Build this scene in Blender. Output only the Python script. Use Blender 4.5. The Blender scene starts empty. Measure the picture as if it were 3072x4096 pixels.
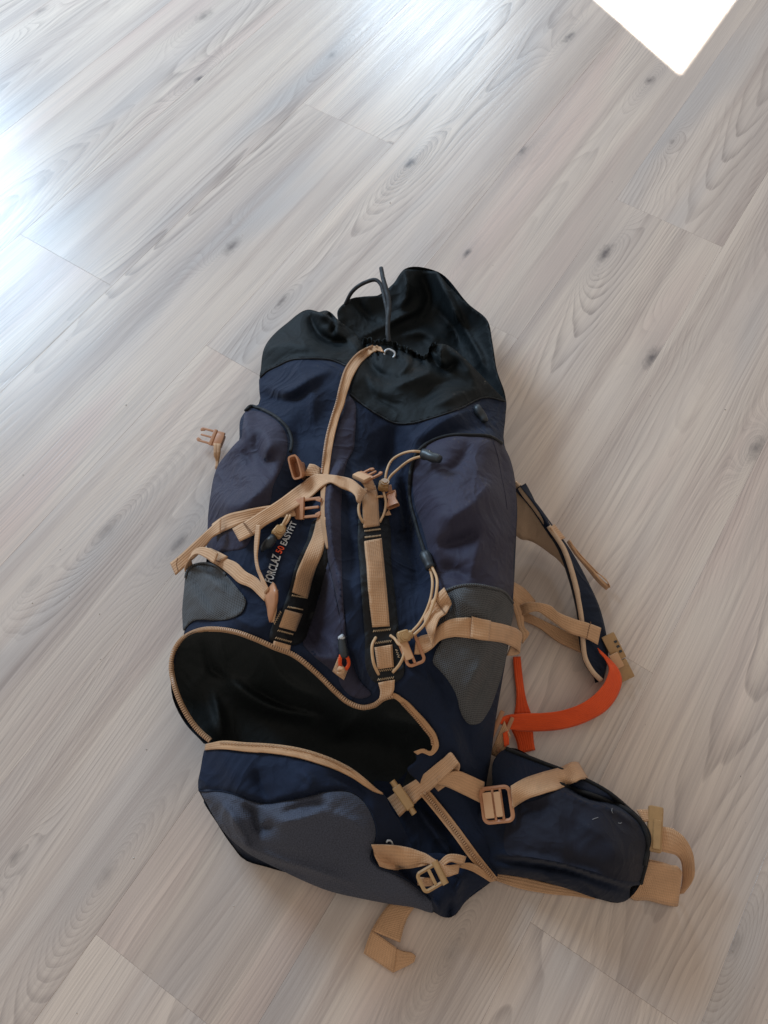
import bpy, bmesh, math, random
import numpy as np
from mathutils import Vector, Matrix
from mathutils.geometry import delaunay_2d_cdt
random.seed(4)
scene = bpy.context.scene
COL = scene.collection

# ------------------------------------------------------------------ camera
PITCH, ROLL, YAW, FPX = math.radians(64.325), math.radians(3.144), math.radians(60.205), 3076.0
CAMZ = 1.0
_f = np.array([math.sin(YAW)*math.cos(PITCH), math.cos(YAW)*math.cos(PITCH), -math.sin(PITCH)])
_r0 = np.array([math.cos(YAW), -math.sin(YAW), 0.0]); _u0 = np.cross(_r0, _f)
_r = math.cos(ROLL)*_r0 + math.sin(ROLL)*_u0
_u = -math.sin(ROLL)*_r0 + math.cos(ROLL)*_u0
cd = bpy.data.cameras.new('camera'); cam = bpy.data.objects.new('camera', cd); COL.objects.link(cam)
cam.matrix_world = Matrix(((_r[0], _u[0], -_f[0], 0), (_r[1], _u[1], -_f[1], 0), (_r[2], _u[2], -_f[2], CAMZ), (0, 0, 0, 1)))
cd.sensor_fit = 'VERTICAL'; cd.sensor_height = 24.0; cd.lens = 24.0*FPX/4096.0
cd.clip_start = 0.02; cd.clip_end = 60
scene.camera = cam

# ------------------------------------------------------------------ light
w = bpy.data.worlds.new('World'); scene.world = w; w.use_nodes = True
w.node_tree.nodes['Background'].inputs[0].default_value = (1.0, 0.885, 0.765, 1)
w.node_tree.nodes['Background'].inputs[1].default_value = 0.45
def area(name, loc, aim, sx, sy, watts, col, spread=180):
    l = bpy.data.lights.new(name, 'AREA'); l.shape = 'RECTANGLE'; l.size = sx; l.size_y = sy
    l.energy = watts; l.color = col; l.spread = math.radians(spread)
    o = bpy.data.objects.new(name, l); COL.objects.link(o); o.location = loc
    o.rotation_euler = (Vector(aim)-Vector(loc)).to_track_quat('-Z', 'Y').to_euler(); return o
area('window_light', (0.92, 2.5, 1.20), (0.95, 0, 0.85), 0.95, 0.90, 60, (0.54, 0.77, 1.0))
area('window_light', (3.5, 1.93, 1.36), (1.0, 0.55, 0.5), 0.7, 0.5, 24, (0.62, 0.82, 1.0))
# narrow shaft of sunlight that falls on the floor in the upper right
A0, E0 = math.radians(31.7), math.radians(38.3)
sdir = Vector((math.cos(E0)*math.cos(A0), math.cos(E0)*math.sin(A0), math.sin(E0)))
e1 = Vector((0.446, 0.895, 0)); e2 = Vector((1, 0, 0))
pc = Vector((1.573, 0.270, 0)) + e1*0.45 + e2*0.35
a1 = (e1*0.9 - sdir*(e1.dot(sdir)*0.9)); a2 = (e2*0.7 - sdir*(e2.dot(sdir)*0.7))
so = area('sun_shaft', pc + sdir*2.0, pc, a1.length, a2.length, 16, (1.0, 0.95, 0.86), 0.5)
xx, yy = a1.normalized(), a2.normalized(); zz = sdir.normalized()
if xx.cross(yy).dot(zz) < 0: yy = -yy
so.matrix_world = Matrix(((xx.x, yy.x, zz.x, so.location.x), (xx.y, yy.y, zz.y, so.location.y), (xx.z, yy.z, zz.z, so.location.z), (0, 0, 0, 1)))
scene.view_settings.view_transform = 'Standard'; scene.view_settings.look = 'None'
scene.view_settings.exposure = 0.0; scene.view_settings.gamma = 1.0

# ------------------------------------------------------------------ mapping of photograph points to the place
REG = {'A': (900, 1000, 1300/1659), 'B': (600, 1600, 900/1659), 'C': (1200, 1700, 1000/1659), 'D': (600, 2400, 1400/1659),
       'E': (1900, 1800, 1000/1659), 'F': (1400, 2900, 1500/1659), 'G': (0, 0, 3072/1659)}
def S(reg, pts):
    x0, y0, s = REG[reg]
    return [(x0+p[0]*s, y0+p[1]*s) + tuple(p[2:]) for p in pts]
def unp(px, py, z):
    px = np.asarray(px, float); py = np.asarray(py, float); z = np.asarray(z, float)
    a = (px-1536)/FPX; b = -(py-2048)/FPX
    d = a[..., None]*_r + b[..., None]*_u + _f
    t = (CAMZ-z)/(-d[..., 2])
    o = d*t[..., None]; o[..., 2] = z
    return o
def unp1(p, z): return Vector(unp(p[0], p[1], z))

class Layer:
    """height above the floor as a smooth function, with folds laid on it"""
    def __init__(self, ctrl, lam=2e-4, rough=1.0, gain=2.1, seed=1):
        self.rough, self.gain = rough, gain; rg = np.random.default_rng(seed)
        self.tabs = [(rg.random((64, 64)), sc, am, an) for sc, am, an in ((190., .0052, .5), (95., .0030, -.6), (48., .0013, .9))]
        P = np.array([c[:2] for c in ctrl])/1000.0; z = np.array([c[2] for c in ctrl]); n = len(P)
        K = self._k(np.linalg.norm(P[:, None]-P[None], axis=2)) + lam*np.eye(n)
        Q = np.hstack([np.ones((n, 1)), P]); M = np.zeros((n+3, n+3)); M[:n, :n] = K; M[:n, n:] = Q; M[n:, :n] = Q.T
        s = np.linalg.solve(M, np.concatenate([z, np.zeros(3)])); self.w, self.a, self.P = s[:n], s[n:], P
        self.strokes = []
    @staticmethod
    def _k(r): return np.where(r > 1e-9, r*r*np.log(r+1e-12), 0.0)
    def stroke(self, reg, pts, width, amp):
        p = S(reg, pts); p = np.array(catmull(np.array(p), 24)); self.strokes.append((p, width, amp))
    def __call__(self, px, py, fold=True):
        px = np.asarray(px, float); py = np.asarray(py, float)
        sh = px.shape; q = np.stack([px.ravel(), py.ravel()], 1)
        r = np.linalg.norm(q[:, None]/1000.0-self.P[None], axis=2)
        z = self._k(r)@self.w + self.a[0] + (q/1000.0)@self.a[1:]
        if fold:
            for T, sc, am, an in self.tabs:
                ca, sa = math.cos(an), math.sin(an); a = (q[:, 0]*ca+q[:, 1]*sa)/sc; b = (-q[:, 0]*sa+q[:, 1]*ca)/(sc*1.7)
                ia = np.floor(a).astype(int); ib = np.floor(b).astype(int); fa = a-ia; fb = b-ib; fa = fa*fa*(3-2*fa); fb = fb*fb*(3-2*fb)
                g = lambda i, j: T[(ia+i) % 64, (ib+j) % 64]
                v = (g(0, 0)*(1-fa)+g(1, 0)*fa)*(1-fb)+(g(0, 1)*(1-fa)+g(1, 1)*fa)*fb
                z += self.rough*am*((1-np.abs(2*v-1)**1.3)*1.4-.7)*np.clip((z-.004)/.03, 0, 1)
            for p, wd, amp in self.strokes:
                lo = p.min(0)-3*wd; hi = p.max(0)+3*wd
                m = np.all((q > lo) & (q < hi), axis=1)
                if not m.any(): continue
                a, b = p[:-1], p[1:]; ab = b-a
                t = np.clip(((q[m][:, None]-a[None])*ab[None]).sum(2)/((ab**2).sum(1)+1e-9)[None], 0, 1)
                d = np.linalg.norm(q[m][:, None]-(a[None]+t[..., None]*ab[None]), axis=2)
                i = d.argmin(1); dm = d[np.arange(len(i)), i]; s = (i+t[np.arange(len(i)), i])/len(a)
                z[m] += self.gain*amp*np.exp(-(dm/wd)**1.4)*np.sqrt(np.clip(np.sin(np.pi*np.clip(s*.94+.03, 0, 1)), 0, 1))
        return np.maximum(z, 0.002).reshape(sh)
def FLAT(px, py, fold=True): return np.zeros_like(np.asarray(px, float))

def catmull(P, n, closed=False):
    P = np.asarray(P, float)
    if len(P) == 2 and not closed:
        t = np.linspace(0, 1, n)[:, None]; return P[0]*(1-t)+P[1]*t
    if closed: Q = np.vstack([P[-1:], P, P[:2]]); m = len(P)
    else: Q = np.vstack([2*P[0]-P[1], P, 2*P[-1]-P[-2]]); m = len(P)-1
    # even distribution over chord length
    L = np.linalg.norm(np.diff(Q[1:m+2, :2], axis=0), axis=1); c = np.concatenate([[0], np.cumsum(L)])
    ts = np.linspace(0, c[-1], n, endpoint=not closed); out = []
    for s in ts:
        i = min(int(np.searchsorted(c, s, 'right'))-1, m-1); i = max(i, 0)
        t = (s-c[i])/max(L[i], 1e-9); p0, p1, p2, p3 = Q[i:i+4]
        # centripetal-ish tangents scaled by local chord to avoid overshoot
        d0 = np.linalg.norm((p1-p0)[:2])+1e-6; d1 = np.linalg.norm((p2-p1)[:2])+1e-6; d2 = np.linalg.norm((p3-p2)[:2])+1e-6
        m1 = ((p1-p0)/d0*d1+(p2-p1)/d1*d0)/(d0+d1)*d1
        m2 = ((p2-p1)/d1*d2+(p3-p2)/d2*d1)/(d1+d2)*d1
        t2, t3 = t*t, t*t*t
        out.append((2*t3-3*t2+1)*p1+(t3-2*t2+t)*m1+(-2*t3+3*t2)*p2+(t3-t2)*m2)
    return np.array(out)
def smooth_closed(pts, step=14):
    P = np.array(pts); L = np.linalg.norm(P-np.roll(P, -1, 0), axis=1).sum()
    return catmull(P, max(12, int(L/step)), True)

# ------------------------------------------------------------------ materials
def mat(name):
    m = bpy.data.materials.new(name); m.use_nodes = True; n = m.node_tree
    return m, n, n.nodes['Principled BSDF']
def N(nt, kind, **kw):
    n = nt.nodes.new(kind)
    for k, v in kw.items():
        if k.startswith('i_'):
            n.inputs[int(k[2:])].default_value = v
        else: setattr(n, k, v)
    return n
def math_(nt, op, a, b=None, c=None, clamp=False):
    n = nt.nodes.new('ShaderNodeMath'); n.operation = op; n.use_clamp = clamp
    for i, v in enumerate((a, b, c)):
        if v is None: continue
        if isinstance(v, (int, float)): n.inputs[i].default_value = v
        else: nt.links.new(v, n.inputs[i])
    return n.outputs[0]
def mix(nt, fac, a, b, blend='MIX'):
    n = nt.nodes.new('ShaderNodeMix'); n.data_type = 'RGBA'; n.blend_type = blend
    for sock, v in ((n.inputs[0], fac), (n.inputs[6], a), (n.inputs[7], b)):
        if isinstance(v, (int, float)): sock.default_value = v
        elif isinstance(v, tuple): sock.default_value = v if len(v) == 4 else v+(1,)
        else: nt.links.new(v, sock)
    return n.outputs[2]
def ramp(nt, fac, stops):
    n = nt.nodes.new('ShaderNodeValToRGB'); e = n.color_ramp.elements
    while len(e) < len(stops): e.new(0.5)
    for el, (p, c) in zip(e, stops): el.position = p; el.color = c if len(c) == 4 else tuple(c)+(1,)
    nt.links.new(fac, n.inputs[0]); return n.outputs[0]

def fabric(name, col, rough=0.75, weave=1500.0, wbump=0.2, crease=0.36, crease_scale=26.0, sheen=0.05, fleck=0.12, mesh=False, spec=0.25):
    m, nt, b = mat(name); L = nt.links.new
    tc = N(nt, 'ShaderNodeTexCoord'); uv = tc.outputs['UV']
    sep = N(nt, 'ShaderNodeSeparateXYZ'); L(uv, sep.inputs[0])
    wx = math_(nt, 'SINE', math_(nt, 'MULTIPLY', sep.outputs[0], weave*math.pi))
    wy = math_(nt, 'SINE', math_(nt, 'MULTIPLY', sep.outputs[1], weave*math.pi))
    wv = math_(nt, 'MULTIPLY', wx, wy)
    n1 = N(nt, 'ShaderNodeTexNoise'); n1.inputs['Scale'].default_value = crease_scale; n1.inputs['Detail'].default_value = 3; n1.inputs['Distortion'].default_value = 0.6
    L(uv, n1.inputs['Vector'])
    n2 = N(nt, 'ShaderNodeTexNoise'); n2.inputs['Scale'].default_value = 9.0; n2.inputs['Detail'].default_value = 5; L(uv, n2.inputs['Vector'])
    n3 = N(nt, 'ShaderNodeTexNoise'); n3.inputs['Scale'].default_value = 700.0; n3.inputs['Detail'].default_value = 1; L(uv, n3.inputs['Vector'])
    var = math_(nt, 'ADD', math_(nt, 'MULTIPLY', math_(nt, 'SUBTRACT', n2.outputs[0], 0.5), 0.5), math_(nt, 'MULTIPLY', math_(nt, 'SUBTRACT', n3.outputs[0], 0.5), fleck*4))
    lo = tuple(c*0.72 for c in col); hi = tuple(min(1, c*1.30+0.002) for c in col)
    c = mix(nt, math_(nt, 'ADD', var, 0.5, clamp=True), lo, hi)
    if mesh:
        hole = math_(nt, 'GREATER_THAN', wv, 0.35)
        c = mix(nt, hole, c, tuple(x*0.35 for x in col))
    L(c, b.inputs['Base Color'])
    b.inputs['Roughness'].default_value = rough; b.inputs['Sheen Weight'].default_value = sheen; b.inputs['Sheen Roughness'].default_value = 0.5
    b.inputs['Specular IOR Level'].default_value = spec
    b1 = N(nt, 'ShaderNodeBump'); b1.inputs['Strength'].default_value = crease; b1.inputs['Distance'].default_value = 0.012; L(n1.outputs[0], b1.inputs['Height'])
    b2 = N(nt, 'ShaderNodeBump'); b2.inputs['Strength'].default_value = wbump; b2.inputs['Distance'].default_value = 0.0006; L(wv, b2.inputs['Height']); L(b1.outputs[0], b2.inputs['Normal'])
    n4 = N(nt, 'ShaderNodeTexNoise'); n4.inputs['Scale'].default_value = crease_scale*.55; n4.inputs['Detail'].default_value = 2; n4.inputs['Distortion'].default_value = 1.6; L(uv, n4.inputs['Vector'])
    rg = math_(nt, 'SUBTRACT', 1.0, math_(nt, 'MULTIPLY', math_(nt, 'ABSOLUTE', math_(nt, 'SUBTRACT', n4.outputs[0], 0.5)), 7.0), clamp=True)
    b3 = N(nt, 'ShaderNodeBump'); b3.inputs['Strength'].default_value = crease*1.1; b3.inputs['Distance'].default_value = 0.004; L(rg, b3.inputs['Height']); L(b2.outputs[0], b3.inputs['Normal'])
    L(b3.outputs[0], b.inputs['Normal'])
    return m
def webbing(name, col, ribs=520.0):
    m, nt, b = mat(name); L = nt.links.new
    tc = N(nt, 'ShaderNodeTexCoord'); sep = N(nt, 'ShaderNodeSeparateXYZ'); L(tc.outputs['UV'], sep.inputs[0])
    a = math_(nt, 'SINE', math_(nt, 'MULTIPLY', sep.outputs[0], ribs*2*math.pi))
    c = math_(nt, 'SINE', math_(nt, 'MULTIPLY', sep.outputs[1], 330*2*math.pi))
    h = math_(nt, 'ADD', math_(nt, 'MULTIPLY', a, 0.6), math_(nt, 'MULTIPLY', c, 0.6))
    n2 = N(nt, 'ShaderNodeTexNoise'); n2.inputs['Scale'].default_value = 40.0; n2.inputs['Detail'].default_value = 4; L(tc.outputs['UV'], n2.inputs['Vector'])
    f = math_(nt, 'ADD', math_(nt, 'MULTIPLY', h, 0.16), n2.outputs[0], clamp=True)
    cc = mix(nt, f, tuple(x*0.70 for x in col), tuple(min(1, x*1.22) for x in col))
    L(cc, b.inputs['Base Color']); b.inputs['Roughness'].default_value = 0.62; b.inputs['Sheen Weight'].default_value = 0.15; b.inputs['Specular IOR Level'].default_value = 0.3
    bp = N(nt, 'ShaderNodeBump'); bp.inputs['Strength'].default_value = 0.5; bp.inputs['Distance'].default_value = 0.0006; L(h, bp.inputs['Height']); L(bp.outputs[0], b.inputs['Normal'])
    return m
def plastic(name, col, rough=0.38):
    m, nt, b = mat(name); L = nt.links.new
    n2 = N(nt, 'ShaderNodeTexNoise'); n2.inputs['Scale'].default_value = 120.0; n2.inputs['Detail'].default_value = 4
    tc = N(nt, 'ShaderNodeTexCoord'); L(tc.outputs['Object'], n2.inputs['Vector'])
    L(mix(nt, n2.outputs[0], tuple(x*0.8 for x in col), tuple(min(1, x*1.15) for x in col)), b.inputs['Base Color'])
    L(ramp(nt, n2.outputs[0], [(0.3, (rough*.8,)*3), (0.7, (rough*1.25,)*3)]), b.inputs['Roughness'])
    return m

M = {}
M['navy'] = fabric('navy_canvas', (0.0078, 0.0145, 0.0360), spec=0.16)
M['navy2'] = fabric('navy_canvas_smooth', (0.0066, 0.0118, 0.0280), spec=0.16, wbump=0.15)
M['purple'] = fabric('slate_purple_ripstop', (0.0315, 0.0300, 0.0540), spec=0.18, rough=0.62)
M['collar'] = fabric('black_green_nylon', (0.0066, 0.0098, 0.0119), rough=0.58, crease=0.28, crease_scale=20, sheen=0.0, spec=0.14)
M['lining'] = fabric('black_lining', (0.0115, 0.0150, 0.0165), rough=0.65, crease=0.22, sheen=0.0, spec=0.18)
M['mesh'] = fabric('grey_mesh', (0.096, 0.099, 0.105), weave=700, wbump=0.8, mesh=True)
M['base'] = fabric('slate_coarse_weave', (0.054, 0.061, 0.088), weave=620, wbump=0.35, fleck=0.55)
M['slate'] = fabric('slate_smooth', spec=0.12, col=(0.0145, 0.0158, 0.0264), rough=0.65)
M['black'] = fabric('black_strip', (0.0076, 0.0089, 0.0115), rough=0.6)
M['tanpad'] = fabric('tan_padding', (0.60, 0.43, 0.30), rough=0.85, crease=0.2)
M['tan'] = webbing('tan_webbing', (0.63, 0.375, 0.210))
M['tan2'] = webbing('zip_tape_tan', (0.58, 0.330, 0.170), ribs=700)
M['orange'] = webbing('orange_webbing', (1.0, 0.095, 0.012), ribs=700)
M['buckle'] = plastic('tan_plastic', (0.48, 0.225, 0.115), 0.42)
M['buckle2'] = plastic('olive_tan_plastic', (0.42, 0.25, 0.11), 0.3)
M['teeth'] = plastic('zip_coil_tan', (0.46, 0.27, 0.15), 0.42)
M['cord'] = plastic('tan_cord', (0.60, 0.38, 0.21), 0.7)
M['blackcord'] = plastic('black_cord', (0.018, 0.020, 0.024), 0.7)
M['rubber'] = plastic('black_rubber', (0.025, 0.032, 0.040), 0.42)
M['thread'] = plastic('cream_thread', (0.62, 0.44, 0.27), 0.8)
M['tread'] = plastic('brown_thread', (0.20, 0.10, 0.05), 0.8)
M['white'] = plastic('silver_thread', (0.55, 0.57, 0.60), 0.6)
M['redthread'] = plastic('orange_thread', (0.80, 0.085, 0.025), 0.6)
M['metal'] = plastic('dull_metal', (0.45, 0.45, 0.46), 0.3)

# ------------------------------------------------------------------ mesh helpers
def link(name, verts, faces, material, parent=None, uvs=None, smooth=True, kind=None):
    off = Vector((0, 0, 0))
    if parent is not None: off = Vector(parent['_o'])
    me = bpy.data.meshes.new(name)
    me.from_pydata([tuple(Vector(v)-off) for v in verts], [], faces); me.update()
    if uvs is not None:
        ul = me.uv_layers.new(name='UVMap'); idx = np.empty(len(me.loops), int); me.loops.foreach_get('vertex_index', idx)
        ul.data.foreach_set('uv', np.asarray(uvs, float)[idx].ravel())
    if smooth: me.polygons.foreach_set('use_smooth', [True]*len(me.polygons))
    me.materials.append(material)
    o = bpy.data.objects.new(name, me); COL.objects.link(o)
    o['_o'] = tuple(off)
    if parent is not None: o.parent = parent
    if kind: o['kind'] = kind
    return o

def patch(name, poly, H, off, material, parent, step=13, thick=0.0, close=True, smooth_poly=True, hem=0.0):
    """a sheet of cloth: polygon outline laid on a layer"""
    B = smooth_closed(poly, step) if smooth_poly else np.array(poly)
    lo, hi = B.min(0), B.max(0); rows = []
    gx = np.arange(lo[0], hi[0], step); gy = np.arange(lo[1], hi[1], step*.866)
    X, Y = np.meshgrid(gx, gy); X = X + (np.arange(len(gy)) % 2)[:, None]*step*.5
    q = np.stack([X.ravel(), Y.ravel()], 1)
    a = B; b = np.roll(B, -1, 0); ins = np.zeros(len(q), bool)
    for (ax, ay), (bx, by) in zip(a, b):
        c = ((ay > q[:, 1]) != (by > q[:, 1]))
        with np.errstate(divide='ignore', invalid='ignore'):
            xi = (bx-ax)*(q[:, 1]-ay)/(by-ay)+ax
        ins ^= c & (q[:, 0] < xi)
    q = q[ins]
    if len(q):
        dm = np.full(len(q), 1e9)
        for k in range(len(B)): dm = np.minimum(dm, np.linalg.norm(q-B[k], axis=1))
        bd = dm; q = q[dm > step*.6]
    allp = [Vector(p) for p in np.vstack([B, q])]
    r = delaunay_2d_cdt(allp, [], [list(range(len(B)))], 1, 1e-3)
    P = np.array([tuple(v) for v in r[0]]); F = [tuple(f) for f in r[2]]
    z = H(P[:, 0], P[:, 1]) + off
    if hem:
        dm = np.full(len(P), 1e9)
        for k in range(len(B)): dm = np.minimum(dm, np.linalg.norm(P-B[k], axis=1))
        z = z - hem*np.exp(-(dm/12.0)**2)
    V = unp(P[:, 0], P[:, 1], z); uv = V[:, :2].copy()
    # face direction: towards the camera
    f0 = F[0]; n = np.cross(V[f0[1]]-V[f0[0]], V[f0[2]]-V[f0[0]])
    if n @ (np.array([0, 0, CAMZ])-V[f0[0]]) < 0: F = [f[::-1] for f in F]
    V = [tuple(v) for v in V]; UV = [tuple(x) for x in uv]
    if thick > 0:                                    # second face and rim
        n0 = len(V); V += [(v[0], v[1], v[2]-thick) for v in V]; UV += UV
        ed = {}
        for f in F:
            for i in range(3):
                e = (f[i], f[(i+1) % 3]); ed[e] = ed.get(e, 0)+1
        bf = [(b_, a_, a_+n0, b_+n0) for (a_, b_) in ed if (b_, a_) not in ed]
        F = F + [tuple(i+n0 for i in f[::-1]) for f in F] + bf
    return link(name, V, F, material, parent, UV)

def skirt(name, line, H, material, parent, centre, inset=0.012, zfloor=0.001):
    """side wall of the lying pack, from the turned edge down to the floor"""
    P = catmull(np.array(line), 60); z = H(P[:, 0], P[:, 1]); T = unp(P[:, 0], P[:, 1], z)
    c = np.array(centre); V = []; F = []; uv = []
    for k, t in enumerate((0, .15, .4, .7, 1.0)):
        d = c-T[:, :2]; d /= np.linalg.norm(d, axis=1)[:, None]
        xy = T[:, :2]+d*(inset*t*t) - d*0.006*math.sin(t*math.pi)*0
        zz = T[:, 2]*(1-t)+zfloor*t
        V += [tuple(v) for v in np.column_stack([xy, zz])]; uv += [(a*3/60, t*.1) for a in range(60)]
    for k in range(4):
        for i in range(59): F.append((k*60+i, k*60+i+1, (k+1)*60+i+1, (k+1)*60+i))
    return link(name, V, F, material, parent, uv)

def ribbon(name, pairs, reg, H, material, parent, thick=0.0018, n=None, across=7, belly=0.0, kind=None, extra=None):
    """webbing: pairs of edge points ((x,y),(x,y), z) ; z is height over the layer, or (za, zb)"""
    rows = []
    for p in pairs:
        za, zb = (p[2] if isinstance(p[2], tuple) else (p[2], p[2])) if len(p) > 2 else (0.004, 0.004)
        (ax, ay), (bx, by) = S(reg, [p[0]])[0], S(reg, [p[1]])[0]
        rows.append((0.5*(ax+bx), 0.5*(ay+by), ax-bx, ay-by, za, zb))
    R = np.array(rows); L = np.linalg.norm(np.diff(R[:, :2], axis=0), axis=1).sum()
    n = n or max(6, int(L/9)); C = catmull(R, n)
    t = np.linspace(0, 1, across); s = 0.5-t
    PX = C[:, 0:1]+C[:, 2:3]*s; PY = C[:, 1:2]+C[:, 3:4]*s
    Z = H(PX, PY) + C[:, 4:5]*(1-t)+C[:, 5:6]*t + belly*(1-(2*t-1)**2)
    Z = np.maximum(Z, 0.0022)
    V = unp(PX, PY, Z); du = np.gradient(V, axis=0); dv = np.gradient(V, axis=1)
    nn = np.cross(du, dv); nn /= np.linalg.norm(nn, axis=2)[..., None]+1e-12
    tocam = np.array([0, 0, CAMZ])-V
    if (nn*tocam).sum() < 0: nn = -nn
    seg = np.linalg.norm(np.diff(V.mean(1), axis=0), axis=1); arc = np.concatenate([[0], np.cumsum(seg)])
    wd = np.linalg.norm(V[:, 0]-V[:, -1], axis=1).mean()
    Bm = V-nn*thick; Bm[..., 2] = np.maximum(Bm[..., 2], 0.0004)
    vs = np.concatenate([V.reshape(-1, 3), Bm.reshape(-1, 3)]); m = n*across
    uv = np.array([(arc[i], t[j]*wd) for i in range(n) for j in range(across)]); uv = np.concatenate([uv, uv])
    F = []
    for i in range(n-1):
        for j in range(across-1):
            a = i*across+j; q = (a, a+1, a+across+1, a+across); F.append(q); F.append(tuple(x+m for x in q[::-1]))
    for i in range(n-1):
        a = i*across; F.append((a, a+across, a+across+m, a+m)); a += across-1; F.append((a+across, a, a+m, a+across+m))
    for j in range(across-1):
        F.append((j+1, j, j+m, j+1+m)); a = (n-1)*across+j; F.append((a, a+1, a+1+m, a+m))
    o = link(name, [tuple(v) for v in vs], F, material, parent, uv, kind=kind)
    return o

def path3(reg, pts, H, n=None, step=7):
    P = np.array([(p[0], p[1], p[2] if len(p) > 2 else 0.003) for p in S(reg, pts)])
    L = np.linalg.norm(np.diff(P[:, :2], axis=0), axis=1).sum(); C = catmull(P, n or max(5, int(L/step)))
    return unp(C[:, 0], C[:, 1], np.maximum(H(C[:, 0], C[:, 1])+C[:, 2], 0.001))
def sweep(path, rad, sides=8):
    P = np.asarray(path, float); n = len(P); T = np.gradient(P, axis=0); T /= np.linalg.norm(T, axis=1)[:, None]+1e-12
    up = np.array([0, 0, 1.0]); nrm = np.cross(T[0], up); 
    if np.linalg.norm(nrm) < 1e-4: nrm = np.array([1.0, 0, 0])
    nrm /= np.linalg.norm(nrm); V = []; F = []
    rad = np.broadcast_to(np.asarray(rad, float), (n,))
    for i in range(n):
        nrm = nrm-T[i]*(nrm@T[i]); nrm /= np.linalg.norm(nrm)+1e-12; bi = np.cross(T[i], nrm)
        for k in range(sides):
            a = 2*math.pi*k/sides; V.append(tuple(P[i]+rad[i]*(math.cos(a)*nrm+math.sin(a)*bi)))
    for i in range(n-1):
        for k in range(sides):
            F.append((i*sides+k, i*sides+(k+1) % sides, (i+1)*sides+(k+1) % sides, (i+1)*sides+k))
    F.append(tuple(range(sides))[::-1]); F.append(tuple((n-1)*sides+k for k in range(sides)))
    return V, F
def tube(name, reg, pts, H, rad, material, parent, sides=8, step=7):
    P = path3(reg, pts, H, step=step); V, F = sweep(P, rad if np.isscalar(rad) else np.interp(np.linspace(0, 1, len(P)), np.linspace(0, 1, len(rad)), rad), sides)
    L = np.concatenate([[0], np.cumsum(np.linalg.norm(np.diff(P, axis=0), axis=1))])
    return link(name, V, F, material, parent, [(L[i//sides], (i % sides)*.001) for i in range(len(V))])
def merge(parts):
    V, F = [], []
    for v, f in parts:
        o = len(V); V += list(v); F += [tuple(i+o for i in x) for x in f]
    return V, F
def teeth(name, reg, pts, H, parent, pitch=0.0027, w_=0.0042, h_=0.0022, l_=0.0017):
    P = path3(reg, pts, H, step=4); L = np.concatenate([[0], np.cumsum(np.linalg.norm(np.diff(P, axis=0), axis=1))])
    ss = np.arange(pitch/2, L[-1], pitch); V = []; F = []
    Q = np.stack([np.interp(ss, L, P[:, k]) for k in range(3)], 1); T = np.gradient(Q, axis=0); T /= np.linalg.norm(T, axis=1)[:, None]
    for i, (q, t) in enumerate(zip(Q, T)):
        up = np.array([0, 0, 1.0]); s = np.cross(t, up); s /= np.linalg.norm(s)+1e-9; up = np.cross(s, t); o = len(V)
        for a in (-1, 1):
            for (b, c) in ((-1, -1), (1, -1), (.75, .6), (0.3, 1), (-.3, 1), (-.75, .6)):
                V.append(tuple(q+t*l_*.5*a+s*w_*.5*b+up*h_*.5*c))
        F += [tuple(o+k for k in range(6))[::-1], tuple(o+6+k for k in range(6))] + [(o+k, o+(k+1) % 6, o+6+(k+1) % 6, o+6+k) for k in range(6)]
    return link(name, V, F, M['teeth'], parent, smooth=False, kind='stuff')
def stitch(name, reg, pts, H, parent, material=None, amp=0.0012, rad=0.00055, pitch=0.0022, off=0.003):
    P = path3(reg, [tuple(p[:2])+((p[2] if len(p) > 2 else off),) for p in pts], H, step=4); L = np.concatenate([[0], np.cumsum(np.linalg.norm(np.diff(P, axis=0), axis=1))])
    n = max(4, int(L[-1]/pitch)*2); ss = np.linspace(0, L[-1], n); Q = np.stack([np.interp(ss, L, P[:, k]) for k in range(3)], 1)
    T = np.gradient(Q, axis=0); T /= np.linalg.norm(T, axis=1)[:, None]+1e-9; s = np.cross(T, [0, 0, 1.0]); Q = Q+s*(((-1.0)**np.arange(n))[:, None])*amp
    V, F = sweep(Q, rad, 5); return link(name, V, F, material or M['thread'], parent)

def frame(reg, p0, p1, z0, z1=None, H=FLAT, tilt=0.0, face=0.5):
    """local frame at photo point p0, x towards p1, z roughly up and to the viewer"""
    a, b = S(reg, [p0])[0], S(reg, [p1])[0]; z1 = z0 if z1 is None else z1
    A = unp1(a, float(H(np.array(a[0]), np.array(a[1])))+z0); Bq = unp1(b, float(H(np.array(b[0]), np.array(b[1])))+z1)
    x = (Bq-A); Ln = x.length; x.normalize(); up = Vector((0, 0, 1))*(1-face)+(Vector((0, 0, CAMZ))-A).normalized()*face
    y = up.cross(x).normalized(); zq = x.cross(y)
    if tilt: rot = Matrix.Rotation(math.radians(tilt), 3, x); y = rot @ y; zq = rot @ zq
    return Matrix(((x.x, y.x, zq.x, A.x), (x.y, y.y, zq.y, A.y), (x.z, y.z, zq.z, A.z), (0, 0, 0, 1))), Ln
def bbox(bm, c, s, bevel=0.0, seg=2, rotz=0.0):
    r = bmesh.ops.create_cube(bm, size=1.0); vs = r['verts']
    for v in vs: v.co = Vector((v.co.x*s[0], v.co.y*s[1], v.co.z*s[2]))
    if bevel: 
        es = list({e for v in vs for e in v.link_edges})
        rr = bmesh.ops.bevel(bm, geom=es, offset=bevel, segments=seg, affect='EDGES', profile=0.7); vs = list({v for v in rr['verts']} | {v for v in vs if v.is_valid})
    R_ = Matrix.Rotation(rotz, 4, 'Z')
    for v in vs: v.co = R_ @ v.co + Vector(c)
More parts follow.
